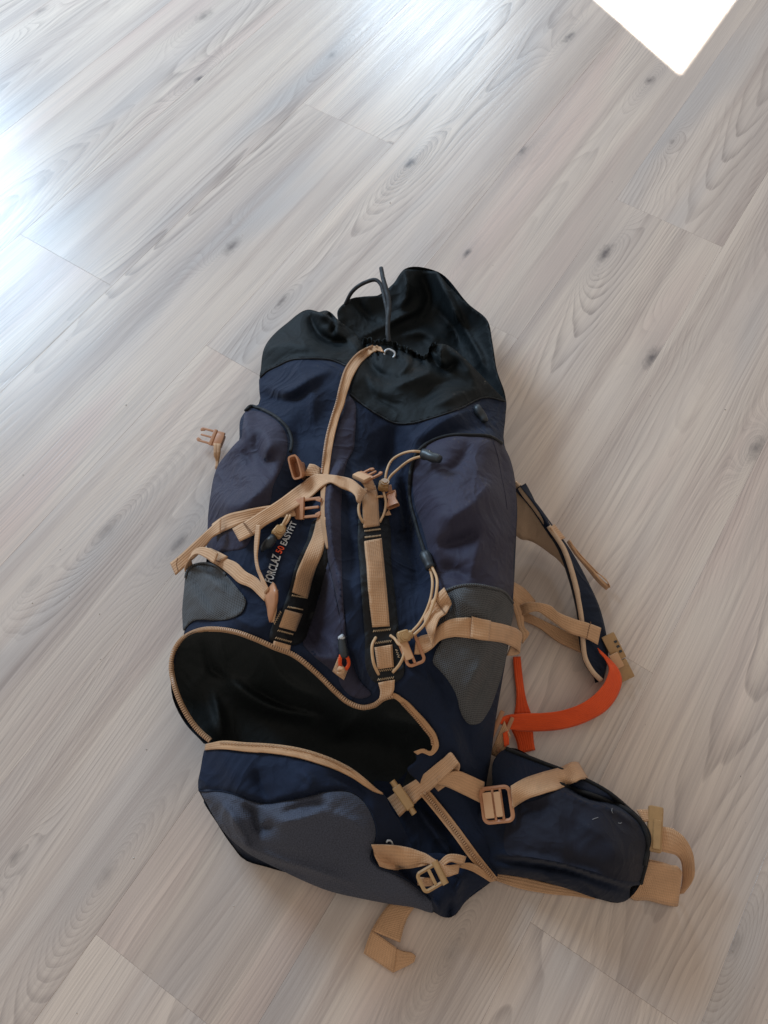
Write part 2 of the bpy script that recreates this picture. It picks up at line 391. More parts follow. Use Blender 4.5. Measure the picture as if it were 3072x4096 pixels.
def ring(bm, w_, h_, rad, bar=0.0018, n=8, zc=0.0, taper=1.0):
    """rounded rectangular wire ring; centre line w_ x h_"""
    P = []
    for (cx, cy, a0) in ((w_/2-rad, h_/2-rad, 0), (-w_/2+rad, h_/2-rad, 90), (-w_/2+rad, -h_/2+rad, 180), (w_/2-rad, -h_/2+rad, 270)):
        for k in range(n+1):
            a = math.radians(a0+90*k/n); x = cx+rad*math.cos(a); y = cy+rad*math.sin(a)
            P.append((x, y*(1+(taper-1)*(x/w_+.5)), zc))
    m = len(P); vs = []
    for i, p in enumerate(P):
        t = Vector(P[(i+1) % m])-Vector(P[i-1]); t.normalize(); s = Vector((0, 0, 1)).cross(t)
        for k in range(6):
            a = 2*math.pi*k/6+math.pi/6; vs.append(bm.verts.new(Vector(p)+s*bar*math.cos(a)+Vector((0, 0, 1))*bar*.8*math.sin(a)))
    for i in range(m):
        for k in range(6):
            bm.faces.new((vs[i*6+k], vs[i*6+(k+1) % 6], vs[((i+1) % m)*6+(k+1) % 6], vs[((i+1) % m)*6+k]))
def cyl(bm, a, b, r1, r2=None, n=12, caps=True):
    a, b = Vector(a), Vector(b); r2 = r1 if r2 is None else r2; t = (b-a).normalized(); s = t.orthogonal().normalized(); q = t.cross(s); A, Bv = [], []
    for k in range(n):
        d = s*math.cos(2*math.pi*k/n)+q*math.sin(2*math.pi*k/n); A.append(bm.verts.new(a+d*r1)); Bv.append(bm.verts.new(b+d*r2))
    for k in range(n): bm.faces.new((A[k], A[(k+1) % n], Bv[(k+1) % n], Bv[k]))
    if caps: bm.faces.new(A[::-1]); bm.faces.new(Bv)
def bobj(name, bm, mw, material, parent, smooth=True):
    bmesh.ops.recalc_face_normals(bm, faces=bm.faces)
    for v in bm.verts: v.co = mw @ v.co
    off = Vector(parent['_o'])
    for v in bm.verts: v.co -= off
    me = bpy.data.meshes.new(name); bm.to_mesh(me); bm.free()
    if smooth:
        me.polygons.foreach_set('use_smooth', [True]*len(me.polygons)); me.set_sharp_from_angle(angle=math.radians(38))
    me.materials.append(material); o = bpy.data.objects.new(name, me); COL.objects.link(o); o.parent = parent; o['_o'] = tuple(off); return o

# ------------------------------------------------------------------ floor: pale laminate boards
def wood(name, seed, x0, y0, W_, knots):
    m, nt, b = mat(name); L = nt.links.new; rnd = random.Random(seed)
    tc = N(nt, 'ShaderNodeTexCoord'); sep = N(nt, 'ShaderNodeSeparateXYZ'); L(tc.outputs['Object'], sep.inputs[0])
    u, v = sep.outputs[0], sep.outputs[1]
    def noise(su, sv, detail=2, off=0.0, dist=0.0, rough=0.5):
        mp = N(nt, 'ShaderNodeCombineXYZ'); L(math_(nt, 'MULTIPLY_ADD', u, su, seed*3.17+off), mp.inputs[0]); L(math_(nt, 'MULTIPLY_ADD', v, sv, seed*1.31+off), mp.inputs[1]); mp.inputs[2].default_value = seed*0.7+off
        n = N(nt, 'ShaderNodeTexNoise'); n.inputs['Scale'].default_value = 1.0; n.inputs['Detail'].default_value = detail; n.inputs['Distortion'].default_value = dist; n.inputs['Roughness'].default_value = rough
        L(mp.outputs[0], n.inputs['Vector']); return n.outputs[0]
    n1 = noise(1.6, 5.0, 2, 0.0); n2 = noise(3.2, 9.0, 2, 5.0); n3 = noise(5.0, 30.0, 2, 9.0)
    defl = None; core = None; halo = None
    for (ku, kv, ks, kd) in knots:
        du = math_(nt, 'SUBTRACT', u, ku); dv = math_(nt, 'SUBTRACT', v, kv)
        dv = math_(nt, 'ADD', dv, math_(nt, 'MULTIPLY', math_(nt, 'SUBTRACT', n2, 0.5), 0.02))
        qa = math_(nt, 'POWER', math_(nt, 'DIVIDE', du, 6.5*ks), 2.0); qb = math_(nt, 'POWER', math_(nt, 'DIVIDE', dv, 1.9*ks), 2.0)
        # long pointed eye: |du| to power < 1 gives the tips
        g = math_(nt, 'EXPONENT', math_(nt, 'MULTIPLY', math_(nt, 'POWER', math_(nt, 'ADD', qa, qb), 0.7), -1.3))
        g = math_(nt, 'MULTIPLY', g, ks*4.2)
        defl = g if defl is None else math_(nt, 'ADD', defl, g)
        kn = noise(95.0, 140.0, 3, 7.0); rr = math_(nt, 'SQRT', math_(nt, 'ADD', math_(nt, 'POWER', math_(nt, 'DIVIDE', du, rnd.uniform(1.0, 1.9)*ks), 2.0), math_(nt, 'POWER', math_(nt, 'DIVIDE', dv, 0.62*ks), 2.0))); rr = math_(nt, 'ADD', rr, math_(nt, 'MULTIPLY', math_(nt, 'SUBTRACT', kn, 0.5), 1.3))
        c = math_(nt, 'MULTIPLY', math_(nt, 'SUBTRACT', 1.0, math_(nt, 'SMOOTH_MIN', math_(nt, 'DIVIDE', rr, 1.2), 1.0, 0.25), clamp=True), kd*2.2)
        core = c if core is None else math_(nt, 'ADD', core, c)
        h = math_(nt, 'MULTIPLY', math_(nt, 'EXPONENT', math_(nt, 'MULTIPLY', math_(nt, 'ADD', math_(nt, 'MULTIPLY', qa, 1.5), math_(nt, 'MULTIPLY', qb, 1.3)), -1.0)), kd*0.55)
        halo = h if halo is None else math_(nt, 'ADD', halo, h)
    vc = rnd.choice([0.25, 0.45, 0.62, 0.05, 0.95])*W_; slope = rnd.choice([-1, 1])*rnd.uniform(0.035, 0.065); d0 = rnd.uniform(0.02, 0.06)-(slope*PL if slope < 0 else 0)
    wv = math_(nt, 'ADD', math_(nt, 'SUBTRACT', v, vc), math_(nt, 'MULTIPLY', math_(nt, 'SUBTRACT', n1, 0.5), 0.085))
    wv = math_(nt, 'ADD', wv, math_(nt, 'MULTIPLY', math_(nt, 'SUBTRACT', n2, 0.5), 0.022))
    dp = math_(nt, 'ADD', math_(nt, 'MULTIPLY_ADD', u, slope, d0), math_(nt, 'MULTIPLY', math_(nt, 'SUBTRACT', n1, 0.5), 0.03))
    r = math_(nt, 'SQRT', math_(nt, 'ADD', math_(nt, 'MULTIPLY', wv, wv), math_(nt, 'MULTIPLY_ADD', dp, dp, 0.0002)))
    if defl is not None: r = math_(nt, 'SUBTRACT', r, math_(nt, 'MULTIPLY', defl, 0.9))
    r = math_(nt, 'ADD', r, math_(nt, 'MULTIPLY', n3, 0.0050))
    ph = math_(nt, 'MULTIPLY', r, rnd.uniform(190, 250)); fr = math_(nt, 'FRACT', ph)
    line = math_(nt, 'MULTIPLY', math_(nt, 'POWER', fr, 3.2), math_(nt, 'SUBTRACT', 1.0, math_(nt, 'POWER', fr, 22.0)))
    # second finer family of rings
    fr2 = math_(nt, 'FRACT', math_(nt, 'MULTIPLY', ph, 1.9)); line2 = math_(nt, 'POWER', fr2, 3.0)
    amt = ramp(nt, noise(1.3, 13.0, 2, 21.0), [(0.44, (0.06,)*3), (0.68, (1,)*3)])
    amt2 = ramp(nt, noise(1.0, 16.0, 2, 33.0), [(0.42, (0.0,)*3), (0.62, (1,)*3)])
    tone = noise(0.9, 14.0, 2, 41.0); hue = noise(1.4, 8.0, 2, 57.0)
    streak = noise(7.0, 620.0, 2, 71.0)
    base = ramp(nt, hue, [(0.30, (0.710, 0.562, 0.492)), (0.44, (0.755, 0.638, 0.548)), (0.57, (0.710, 0.606, 0.536)), (0.70, (0.580, 0.530, 0.505))])
    lt = rnd.uniform(0.95, 1.05)
    base = mix(nt, 1.0, base, (lt, lt, lt), 'MULTIPLY')
    st1 = ramp(nt, noise(0.75, 34.0, 3, 81.0, 0.3), [(0.50, (0,)*3), (0.72, (1,)*3)])
    st2 = ramp(nt, noise(1.5, 120.0, 3, 91.0, 0.2), [(0.50, (0,)*3), (0.74, (1,)*3)])
    fib = ramp(nt, noise(16.0, 420.0, 2, 101.0), [(0.36, (0.5,)*3), (0.60, (1,)*3)])
    big = ramp(nt, noise(1.1, 5.0, 2, 113.0), [(0.40, (0.2,)*3), (0.66, (1,)*3)])
    c = mix(nt, math_(nt, 'MULTIPLY', ramp(nt, tone, [(0.44, (0,)*3), (0.68, (1,)*3)]), 0.5), base, (0.47, 0.395, 0.36))
    c = mix(nt, math_(nt, 'MULTIPLY', math_(nt, 'MULTIPLY', st1, fib), 0.62), c, (0.39, 0.305, 0.275))
    c = mix(nt, math_(nt, 'MULTIPLY', math_(nt, 'MULTIPLY', st2, big), 0.50), c, (0.34, 0.285, 0.27))
    cf = math_(nt, 'MULTIPLY', math_(nt, 'EXPONENT', math_(nt, 'MULTIPLY', math_(nt, 'POWER', math_(nt, 'DIVIDE', wv, 0.045), 2.0), -1.0)), ramp(nt, noise(1.6, 4.0, 1, 131.0), [(0.40, (0.15,)*3), (0.58, (1,)*3)]))
    amt = math_(nt, 'MAXIMUM', math_(nt, 'MULTIPLY', amt, 0.75), cf)
    c = mix(nt, math_(nt, 'MULTIPLY', math_(nt, 'MULTIPLY', math_(nt, 'MULTIPLY', line, amt), fib), 0.95, clamp=True), c, (0.225, 0.182, 0.172))
    c = mix(nt, math_(nt, 'MULTIPLY', math_(nt, 'MULTIPLY', math_(nt, 'MULTIPLY', line2, amt2), fib), 0.34, clamp=True), c, (0.30, 0.255, 0.24))
    c = mix(nt, math_(nt, 'MULTIPLY', math_(nt, 'SUBTRACT', streak, 0.42), 1.0, clamp=True), c, (0.36, 0.31, 0.285))
    if core is not None:
        c = mix(nt, math_(nt, 'MULTIPLY', math_(nt, 'MULTIPLY', halo, fib), 0.75, clamp=True), c, (0.33, 0.295, 0.285))
        c = mix(nt, math_(nt, 'MULTIPLY', core, 0.50, clamp=True), c, (0.175, 0.152, 0.150))
    L(c, b.inputs['Base Color'])
    L(ramp(nt, streak, [(0.3, (0.24,)*3), (0.7, (0.36,)*3)]), b.inputs['Roughness']); b.inputs['Specular IOR Level'].default_value = 0.5
    bp = N(nt, 'ShaderNodeBump'); bp.inputs['Strength'].default_value = 0.16; bp.inputs['Distance'].default_value = 0.0012
    hh = math_(nt, 'ADD', math_(nt, 'MULTIPLY', math_(nt, 'ADD', math_(nt, 'MULTIPLY', line, amt), math_(nt, 'MULTIPLY', math_(nt, 'MULTIPLY', line2, amt2), 0.6)), -0.5), math_(nt, 'MULTIPLY', streak, -0.7))
    L(hh, bp.inputs['Height']); L(bp.outputs[0], b.inputs['Normal'])
    return m

KN = [(796, 315, .013, .9), (815, 62, .020, .55), (925, 985, .016, .75), (160, 43, .014, .5), (1326, 222, .012, .55), (1635, 651, .014, 1.0), (2276, 148, .013, .8), (2085, 600, .016, .8),
      (2600, 322, .013, .8), (2693, 568, .009, .5), (2418, 1012, .017, .9), (1870, 1012, .009, .9), (2606, 1431, .016, .9), (3029, 1795, .014, .7), (426, 2122, .018, .45), (712, 2176, .012, .8),
      (1123, 1202, .008, .8), (1804, 3812, .015, .35), (2943, 3776, .014, .4), (140, 2330, .012, .2), (420, 3500, .016, .3), (60, 3420, .010, .5)]
KW = [tuple(unp(k[0], k[1], 0.0)[:2])+k[2:] for k in KN]
floor_m, nt_, b_ = mat('floor_gap'); b_.inputs['Base Color'].default_value = (0.06, 0.05, 0.045, 1); b_.inputs['Roughness'].default_value = 0.9
nz = N(nt_, 'ShaderNodeTexNoise'); nz.inputs['Scale'].default_value = 30; nt_.links.new(ramp(nt_, nz.outputs[0], [(0, (.10, .09, .08)), (1, (.16, .14, .12))]), b_.inputs['Base Color'])
FX0, FX1, FY0, FY1 = -1.1, 3.4, -1.22, 2.28
floor = link('floor', [(FX0, FY0, -.012), (FX1, FY0, -.012), (FX1, FY1, -.012), (FX0, FY1, -.012)], [(0, 1, 2, 3)], floor_m, smooth=False); floor['kind'] = 'structure'
PW, PL = 0.2055, 1.386; joints = {0: 1.177, -1: 0.413, -2: 0.068, 2: 0.510, 3: 1.069, 4: 0.520, 1: 0.80, 5: 1.32, -3: 0.75, -4: 0.2, 6: 0.2, 7: 0.9, 8: 0.45, 9: 1.2, 10: 0.3, -5: 0.9, -6: 0.3}
gap = 0.00006; seed = 0
for row in range(-6, 11):
    ya, yb = 0.02+PW*row, 0.02+PW*(row+1); j = joints[row]; k0 = -3
    for k in range(-3, 3):
        xa, xb = j+PL*k, j+PL*(k+1)
        if xb < FX0+.05 or xa > FX1-.05: continue
        seed += 1
        ks = [(kx-xa, ky-ya, s_, d_) for (kx, ky, s_, d_) in KW if xa < kx < xb and ya < ky < yb]
        rr = random.Random(seed*7)
        vis = len(ks) > 0
        if not vis:
            for _ in range(rr.choice([0, 0, 0, 1])): ks.append((rr.uniform(.1, 1.3), rr.uniform(.03, .17), rr.uniform(.008, .014), rr.uniform(.2, .5)))
        wm = wood('laminate_board_%d' % seed, seed, xa, ya, PW, ks)
        bm = bmesh.new(); e = 0.0002; zt = rr.uniform(-0.00006, 0.00006)
        X0, X1, Y0, Y1 = max(gap, FX0-xa), min(xb-xa-gap, FX1-xa), gap, yb-ya-gap
        lv = []
        for (z_, i_) in ((-.010, 0), (-e+zt, 0), (zt, e)):
            lv.append([bm.verts.new(p) for p in ((X0+i_, Y0+i_, z_), (X1-i_, Y0+i_, z_), (X1-i_, Y1-i_, z_), (X0+i_, Y1-i_, z_))])
        for q in range(2):
            for i in range(4): bm.faces.new((lv[q][i], lv[q][(i+1) % 4], lv[q+1][(i+1) % 4], lv[q+1][i]))
        bm.faces.new(lv[2]); me = bpy.data.meshes.new('plank'); bm.to_mesh(me); bm.free(); me.materials.append(wm)
        o = bpy.data.objects.new('plank', me); COL.objects.link(o); o.location = (xa, ya, 0); o.parent = floor

# dust and crumbs on the boards
dm, nt_, b_ = mat('dust'); nz = N(nt_, 'ShaderNodeTexNoise'); nz.inputs['Scale'].default_value = 9; nt_.links.new(ramp(nt_, nz.outputs[0], [(0.45, (.75, .72, .68)), (0.55, (.09, .08, .07))]), b_.inputs['Base Color']); b_.inputs['Roughness'].default_value = 0.9
rd = random.Random(11); spots = [(1972, 1061), (130, 2412), (398, 2456), (505, 1620), (240, 2198), (2900, 1638), (2930, 3805), (1630, 3966), (535, 3432), (1560, 812)]+[(rd.uniform(0, 3072), rd.uniform(0, 4096)) for _ in range(60)]
DV, DF = [], []
for i, (px, py) in enumerate(spots):
    p = unp1((px, py), 0.0); r_ = rd.uniform(.0007, .0014) if i < 10 else rd.uniform(.0003, .0008); o = len(DV)
    for k in range(6):
        a = k*math.pi/3+rd.random(); DV.append((p.x+r_*rd.uniform(.6, 1.3)*math.cos(a), p.y+r_*rd.uniform(.6, 1.3)*math.sin(a), 0.0003))
    DV.append((p.x, p.y, 0.0003+r_*.8)); DF += [(o+k, o+(k+1) % 6, o+6) for k in range(6)]
link('dust', DV, DF, dm, None, smooth=False, kind='stuff')

# ------------------------------------------------------------------ the backpack: layers of height
G = lambda *p: S('G', p)
H1 = Layer(G(
 (566,800,.050),(572,745,.050),(620,690,.060),(690,675,.085),(720,690,.080),(760,735,.080),(800,750,.090),(840,760,.098),(900,765,.105),(945,750,.115),(1000,775,.110),(1060,840,.085),(1092,860,.070),
 (640,760,.095),(700,780,.105),(780,820,.122),(880,830,.125),(980,840,.125),(562,870,.060),(640,850,.110),(720,860,.118),(820,920,.116),(930,910,.135),(1020,880,.112),(1093,920,.072),
 (530,890,.075),(486,1010,.065),(545,960,.118),(600,960,.130),(640,950,.100),(700,980,.126),(790,1000,.114),(860,990,.104),(930,960,.145),(1000,950,.155),(1060,955,.135),(1104,1010,.085),
 (462,1060,.065),(520,1060,.130),(600,1060,.138),(660,1050,.112),(720,1060,.150),(790,1080,.140),(860,1070,.110),(930,1070,.165),(1010,1050,.176),(1075,1060,.150),(1117,1090,.092),
 (449,1150,.068),(500,1150,.120),(570,1140,.140),(640,1150,.138),(690,1160,.138),(725,1160,.160),(800,1170,.150),(880,1160,.116),(950,1170,.168),(1030,1160,.175),(1085,1160,.145),(1116,1180,.095),
 (446,1230,.070),(500,1230,.118),(570,1230,.138),(640,1240,.140),(690,1260,.108),(735,1260,.162),(810,1270,.156),(890,1260,.130),(950,1270,.165),(1030,1260,.168),(1085,1270,.140),(1110,1280,.090),
 (408,1232,.068),(396,1290,.055),(394,1345,.055),(430,1290,.092),(480,1300,.115),(560,1310,.135),(630,1330,.135),(680,1360,.092),(735,1350,.150),(820,1360,.152),(900,1350,.145),(960,1350,.158),(1040,1350,.158),(1085,1370,.125),(1102,1380,.085),
 (400,1372,.070),(440,1360,.100),(490,1355,.122),(560,1372,.128),(620,1400,.125),(660,1430,.118),(700,1460,.112),(750,1500,.108),(790,1522,.105),(735,1440,.128),(830,1450,.140),(845,1495,.130),
 (372,1450,.055),(372,1500,.050),(400,1560,.045),(440,1605,.045),
 (880,1512,.125),(900,1450,.135),(970,1440,.145),(1040,1450,.130),(1090,1440,.075),(920,1545,.110),(943,1585,.095),(930,1620,.085),(1000,1540,.115),(1050,1540,.085),(1075,1520,.060),(1010,1620,.080),(1060,1620,.050),(970,1680,.070),(1040,1680,.045),
 (930,1720,.050),(1000,1760,.045),(1060,1780,.035),(900,1780,.035),(980,1830,.035),(1065,1890,.022),(890,1840,.030),(850,1760,.045)))
HB = Layer(S('A', [(575,310,.060),(640,250,.055),(780,232,.050),(860,170,.060),(915,98,.070),(1000,103,.066),(1080,108,.075),(1160,200,.082),(1250,280,.085),(1340,360,.085),(1365,470,.082),(1390,620,.078),(1432,745,.070),(1436,800,.066),
 (950,240,.046),(1100,280,.050),(800,340,.036),(950,400,.024),(1100,420,.028),(1230,460,.045),(720,440,.040),(850,520,.030),(1000,560,.028),(1150,560,.035),(1300,640,.050),(640,360,.050),(590,370,.055)]))
H2 = Layer(S('D', [(285,665,.040),(180,555,.043),(110,400,.048),(97,310,.050),(140,200,.066),(250,142,.100),(320,140,.108),(500,187,.112),(680,262,.106),(820,380,.098),(940,488,.095),(1060,505,.095),(1150,460,.108),(1260,545,.095),(1340,650,.078),(1345,710,.070),
 (200,330,.040),(300,260,.070),(260,480,.020),(420,330,.055),(400,500,.014),(560,420,.035),(560,560,.008),(740,480,.040),(760,600,.012),(900,560,.040),(900,660,.008),(1050,580,.045),(1080,680,.012),(1220,640,.045),(1200,740,.020),(330,640,.020),(600,680,.010),(1000,760,.010),(1100,850,.015),(1250,800,.030),(400,760,.008),(800,800,.006)]))
H3 = Layer(S('D', [(262,700,.048),(330,682,.066),(450,687,.080),(600,697,.088),(700,712,.090),(790,738,.088),(870,770,.084),(950,812,.078),(1020,862,.070),(1075,902,.062),(1105,918,.058),
 (240,800,.050),(228,900,.042),(400,800,.085),(600,820,.098),(800,830,.098),(950,890,.085),(400,920,.082),(550,960,.096),(740,930,.104),(900,920,.100),(1030,980,.080),(1100,1000,.062),(1180,1050,.045),
 (280,985,.040),(330,1080,.035),(420,1050,.078),(560,1070,.092),(720,1060,.104),(900,1060,.100),(1040,1110,.078),(1120,1120,.058),(1220,1150,.042),
 (400,1155,.034),(480,1212,.034),(560,1252,.034),(640,1290,.030),(540,1160,.068),(680,1190,.078),(850,1200,.080),(1000,1230,.066),(1130,1260,.055),(1280,1220,.042),(1450,1240,.036),
 (720,1325,.028),(850,1375,.026),(1000,1412,.022),(1150,1440,.018),(1250,1455,.014),(1345,1478,.010),(800,1290,.056),(950,1320,.050),(1100,1350,.042),(1250,1370,.040),(1340,1400,.034),(1400,1420,.034),(1380,1500,.008),(1430,1503,.008),(1500,1425,.012),(1605,1345,.014),(1640,1315,.020),(1500,1320,.034)]))
H4 = Layer(S('F', [(640,150,.050),(690,105,.040),(760,130,.038),(850,165,.040),(920,185,.042),(1050,245,.046),(1140,295,.050),(1230,370,.052),(1290,430,.050),(1322,485,.046),(1315,570,.044),(1290,690,.040),
 (600,300,.050),(560,420,.040),(700,250,.066),(850,270,.076),(1000,320,.084),(1130,380,.086),(1230,470,.080),(700,420,.064),(850,430,.086),(1000,450,.096),(1150,520,.096),(1250,590,.080),
 (620,560,.030),(670,575,.048),(800,580,.074),(930,600,.082),(1080,640,.084),(1200,680,.074),(1280,705,.050),(600,630,.020),(700,640,.036),(850,665,.040),(1000,700,.040),(1130,740,.036),(1230,745,.030),
 (650,660,.016),(700,668,.016),(850,695,.014),(980,735,.012),(1100,772,.010),(1200,786,.010),(1240,780,.012)]))
# folds in the cloth
st = H1.stroke
st('B', [(800,250),(790,360),(850,470),(900,420)], 26, -.010); st('B', [(700,360),(720,430),(760,520)], 26, -.008); st('B', [(840,230),(880,330),(850,430)], 24, .006)
st('B', [(960,480),(850,640),(700,760),(560,800)], 34, .006); st('B', [(560,560),(640,640),(760,640)], 40, -.006); st('B', [(480,640),(560,760),(580,880)], 40, .006)
st('B', [(700,100),(720,200),(700,300)], 30, .005)
st('A', [(200,700),(330,720),(430,660),(540,610)], 22, .006); st('A', [(210,760),(330,770),(480,690)], 22, -.006); st('A', [(360,600),(430,700),(450,900)], 26, .005)
st('A', [(430,330),(470,420),(560,470),(660,440)], 22, -.010); st('A', [(560,330),(580,420),(660,480),(700,520)], 18, .008); st('A', [(470,320),(540,360),(560,400)], 14, .007); st('A', [(520,315),(556,360),(550,420)], 8, -.009)
st('A', [(200,520),(330,480),(430,500)], 30, .004); st('A', [(230,600),(330,540),(470,530)], 16, -.003)
st('A', [(690,440),(720,500),(700,560)], 18, -.008); st('A', [(740,490),(730,560),(800,640),(850,650)], 24, -.010); st('A', [(900,530),(930,580),(870,650)], 22, .010); st('A', [(930,520),(1000,560),(1020,600)], 12, -.008)
st('A', [(1050,490),(1060,560),(1120,610),(1180,580)], 20, -.010); st('A', [(1110,485),(1100,550),(1130,590)], 12, .009); st('A', [(1130,490),(1200,550),(1260,640),(1280,700)], 26, .008)
st('A', [(860,700),(960,660),(1060,620)], 26, .007); st('A', [(1000,760),(1080,690),(1200,660)], 30, -.006); st('A', [(700,640),(760,740),(900,800)], 26, -.005); st('A', [(1050,800),(1200,740),(1330,700)], 26, .005)
st('A', [(950,930),(970,1000),(930,1100),(940,1200)], 30, .008); st('A', [(860,900),(850,1020),(820,1120)], 40, -.006); st('A', [(980,960),(1100,880),(1300,800)], 26, .006); st('A', [(1000,1000),(1150,930),(1330,900)], 24, -.006)
for x in (745, 775, 870, 905, 960, 1035, 1075): st('A', [(x,478+abs(x-880)*.1),(x+6,520),(x+14+random.uniform(-10,10),575)], 5, -.006)
st('C', [(1130,120),(1060,250),(960,330)], 34, -.008); st('C', [(1270,380),(1150,520),(960,640)], 40, .007); st('C', [(1200,700),(1050,780),(900,800)], 32, -.007); st('C', [(1330,150),(1350,320),(1400,480),(1390,800)], 12, -.004)
st('C', [(1200,600),(1180,800),(1130,1000)], 36, .006); st('C', [(960,560),(900,700),(930,860)], 30, .005); st('C', [(1120,1020),(1000,960),(930,1000)], 30, -.006)
st('C', [(900,1240),(990,1190),(1010,1260)], 22, -.006); st('C', [(1040,1100),(1100,1190),(1200,1240)], 24, .005); st('C', [(1340,1150),(1260,1240)], 20, -.004); st('C', [(1230,1520),(1170,1640),(1090,1820)], 24, .006); st('C', [(1290,1500),(1230,1680),(1120,1860)], 22, -.006)
st('C', [(690,330),(700,600),(760,900),(800,1100)], 30, -.012); st('C', [(640,300),(650,520),(680,700)], 26, .007)
st('C', [(215,360),(190,500),(205,700),(240,950),(280,1200)], 22, .012); st('C', [(310,200),(320,400),(330,800),(340,1200)], 24, -.005); st('C', [(300,240),(260,300),(230,340)], 16, .006)
st('C', [(170,1000),(100,1200),(40,1300)], 30, -.010); st('C', [(0,1480),(150,1540),(230,1560)], 26, .008); st('C', [(90,1320),(200,1450),(260,1560)], 20, .006)
st('C', [(330,1500),(380,1650),(440,1760)], 30, -.008); st('C', [(700,1500),(740,1650),(900,1720)], 36, .007); st('C', [(870,1640),(960,1760),(1000,1900)], 26, -.005)
st('B', [(380,1260),(460,1330),(560,1420)], 20, .006); st('B', [(330,1330),(400,1440),(470,1560)], 18, -.005); st('B', [(420,1250),(540,1330),(600,1400)], 14, -.005)
st('B', [(300,1640),(430,1640),(560,1600)], 24, -.005); st('B', [(600,1580),(740,1660),(850,1700)], 26, .005)
st('D', [(1330,560),(1420,640),(1500,800)], 36, .006); st('D', [(1460,500),(1500,650),(1560,800)], 30, -.005)
sb = HB.stroke
sb('A', [(700,445),(820,380),(1020,285)], 16, .006); sb('A', [(1080,108),(1150,260),(1230,420)], 14, .008); sb('A', [(915,98),(930,200),(900,300)], 14, .006); sb('A', [(650,250),(720,330),(790,380)], 24, -.006)
sb('A', [(1080,300),(1180,420),(1200,500)], 26, -.007); sb('A', [(900,440),(1000,420),(1090,460)], 26, .006); sb('A', [(1000,130),(1040,250),(1000,330)], 22, -.006); sb('A', [(1230,420),(1290,520),(1330,620)], 14, .006)
s2 = H2.stroke
s2('D', [(340,330),(440,430),(560,500),(760,540)], 26, .014); s2('D', [(260,220),(300,330),(400,380)], 24, -.010); s2('D', [(560,250),(640,380),(700,420),(820,470)], 24, .008); s2('D', [(900,640),(960,560),(1000,540)], 22, .010); s2('D', [(1100,560),(1200,570),(1280,600)], 24, .008)
s2('D', [(300,440),(330,560),(340,640)], 20, .008); s2('D', [(480,420),(640,500),(820,540)], 14, -.008)
s3 = H3.stroke
s3('D', [(340,960),(400,1040),(440,1110),(470,1190)], 18, .010); s3('D', [(440,960),(500,1020),(520,1080),(600,1060)], 26, -.012); s3('D', [(560,1060),(760,1020),(860,960)], 30, .007); s3('D', [(620,1010),(760,970),(860,980)], 26, -.007)
s3('D', [(400,1130),(560,1210),(760,1270),(960,1340)], 16, .007); s3('D', [(430,1200),(580,1255),(740,1310)], 14, -.006); s3('D', [(880,1000),(1000,1080),(1060,1180)], 30, .006); s3('D', [(1040,1180),(1140,1240),(1250,1330),(1330,1420)], 20, -.010)
s3('D', [(500,800),(520,880),(560,950)], 24, -.006); s3('D', [(700,800),(760,860),(740,920)], 24, .006); s3('D', [(860,830),(960,880),(1040,960)], 18, -.005); s3('D', [(1340,1410),(1370,1460),(1380,1500)], 12, .010); s3('D', [(1430,1420),(1420,1470),(1420,1500)], 14, -.008); s3('D', [(1480,1300),(1450,1380),(1440,1440)], 14, .008)
s3('D', [(240,905),(330,906),(400,921),(470,946),(550,966),(640,951),(740,931),(850,906),(950,911),(1010,951),(1050,1011)], 9, -.005)
s4 = H4.stroke
s4('F', [(670,572),(800,585),(930,610),(1080,655),(1250,710)], 12, .008); s4('F', [(660,600),(800,615),(950,640),(1100,690),(1230,730)], 16, -.012)
s4('F', [(930,250),(1050,320),(1160,345),(1230,360)], 14, -.016); s4('F', [(920,290),(1040,340),(1150,370),(1260,440)], 14, .006); s4('F', [(700,330),(800,370),(900,360)], 40, -.006); s4('F', [(1000,420),(1100,480),(1200,600)], 40, .004)
s4('F', [(860,660),(900,690),(920,720)], 16, .006); s4('F', [(1010,690),(1060,730),(1100,770)], 16, -.006)

pack = bpy.data.objects.new('backpack', None); COL.objects.link(pack)
pack.location = unp1(S('G', [(790, 1350)])[0], 0.0); pack['_o'] = tuple(pack.location)
pack['label'] = 'navy hiking backpack with tan straps lying open on the pale wooden floor'; pack['category'] = 'backpack'

# ---- cloth of the main compartment
seamL = [(178,650),(210,620),(270,590),(330,562),(430,553),(540,560),(640,600)]
seamR = [(640,735),(720,800),(800,850),(860,880),(930,885),(1050,858),(1200,808),(1330,752),(1432,772)]
main_poly = S('A', seamL)+S('A', [(645,680)])+S('A', seamR)+G((1092,900),(1088,950),(1105,1010),(1117,1090),(1115,1160),(1112,1230),(1108,1300),(1100,1380),(1085,1470),(1070,1560),(1060,1640),(1050,1700),(1052,1780),(1068,1893),(1000,1830),(940,1740),(905,1690),(880,1660),(900,1640))+ \
  S('D', [(1260,722),(1290,715),(1330,725),(1350,700),(1345,650),(1310,600),(1260,540),(1200,480),(1150,450),(1110,460),(1060,495),(1010,505),(940,480),(880,430),(820,370),(760,315),(680,255),(590,220),(500,180),(400,145),(320,133),(250,135),(190,155),(140,190)])+ \
  G((398,1370),(394,1340),(397,1280),(408,1232),(430,1222),(446,1225),(448,1190),(450,1120),(462,1060),(485,1010),(515,960),(522,900),(535,884),(560,872),(560,840))
body = patch('main_compartment', main_poly, H1, 0.0, M['navy'], pack, step=12, thick=0.0012)
cen = tuple(unp(1500, 2300, 0.0)[:2])
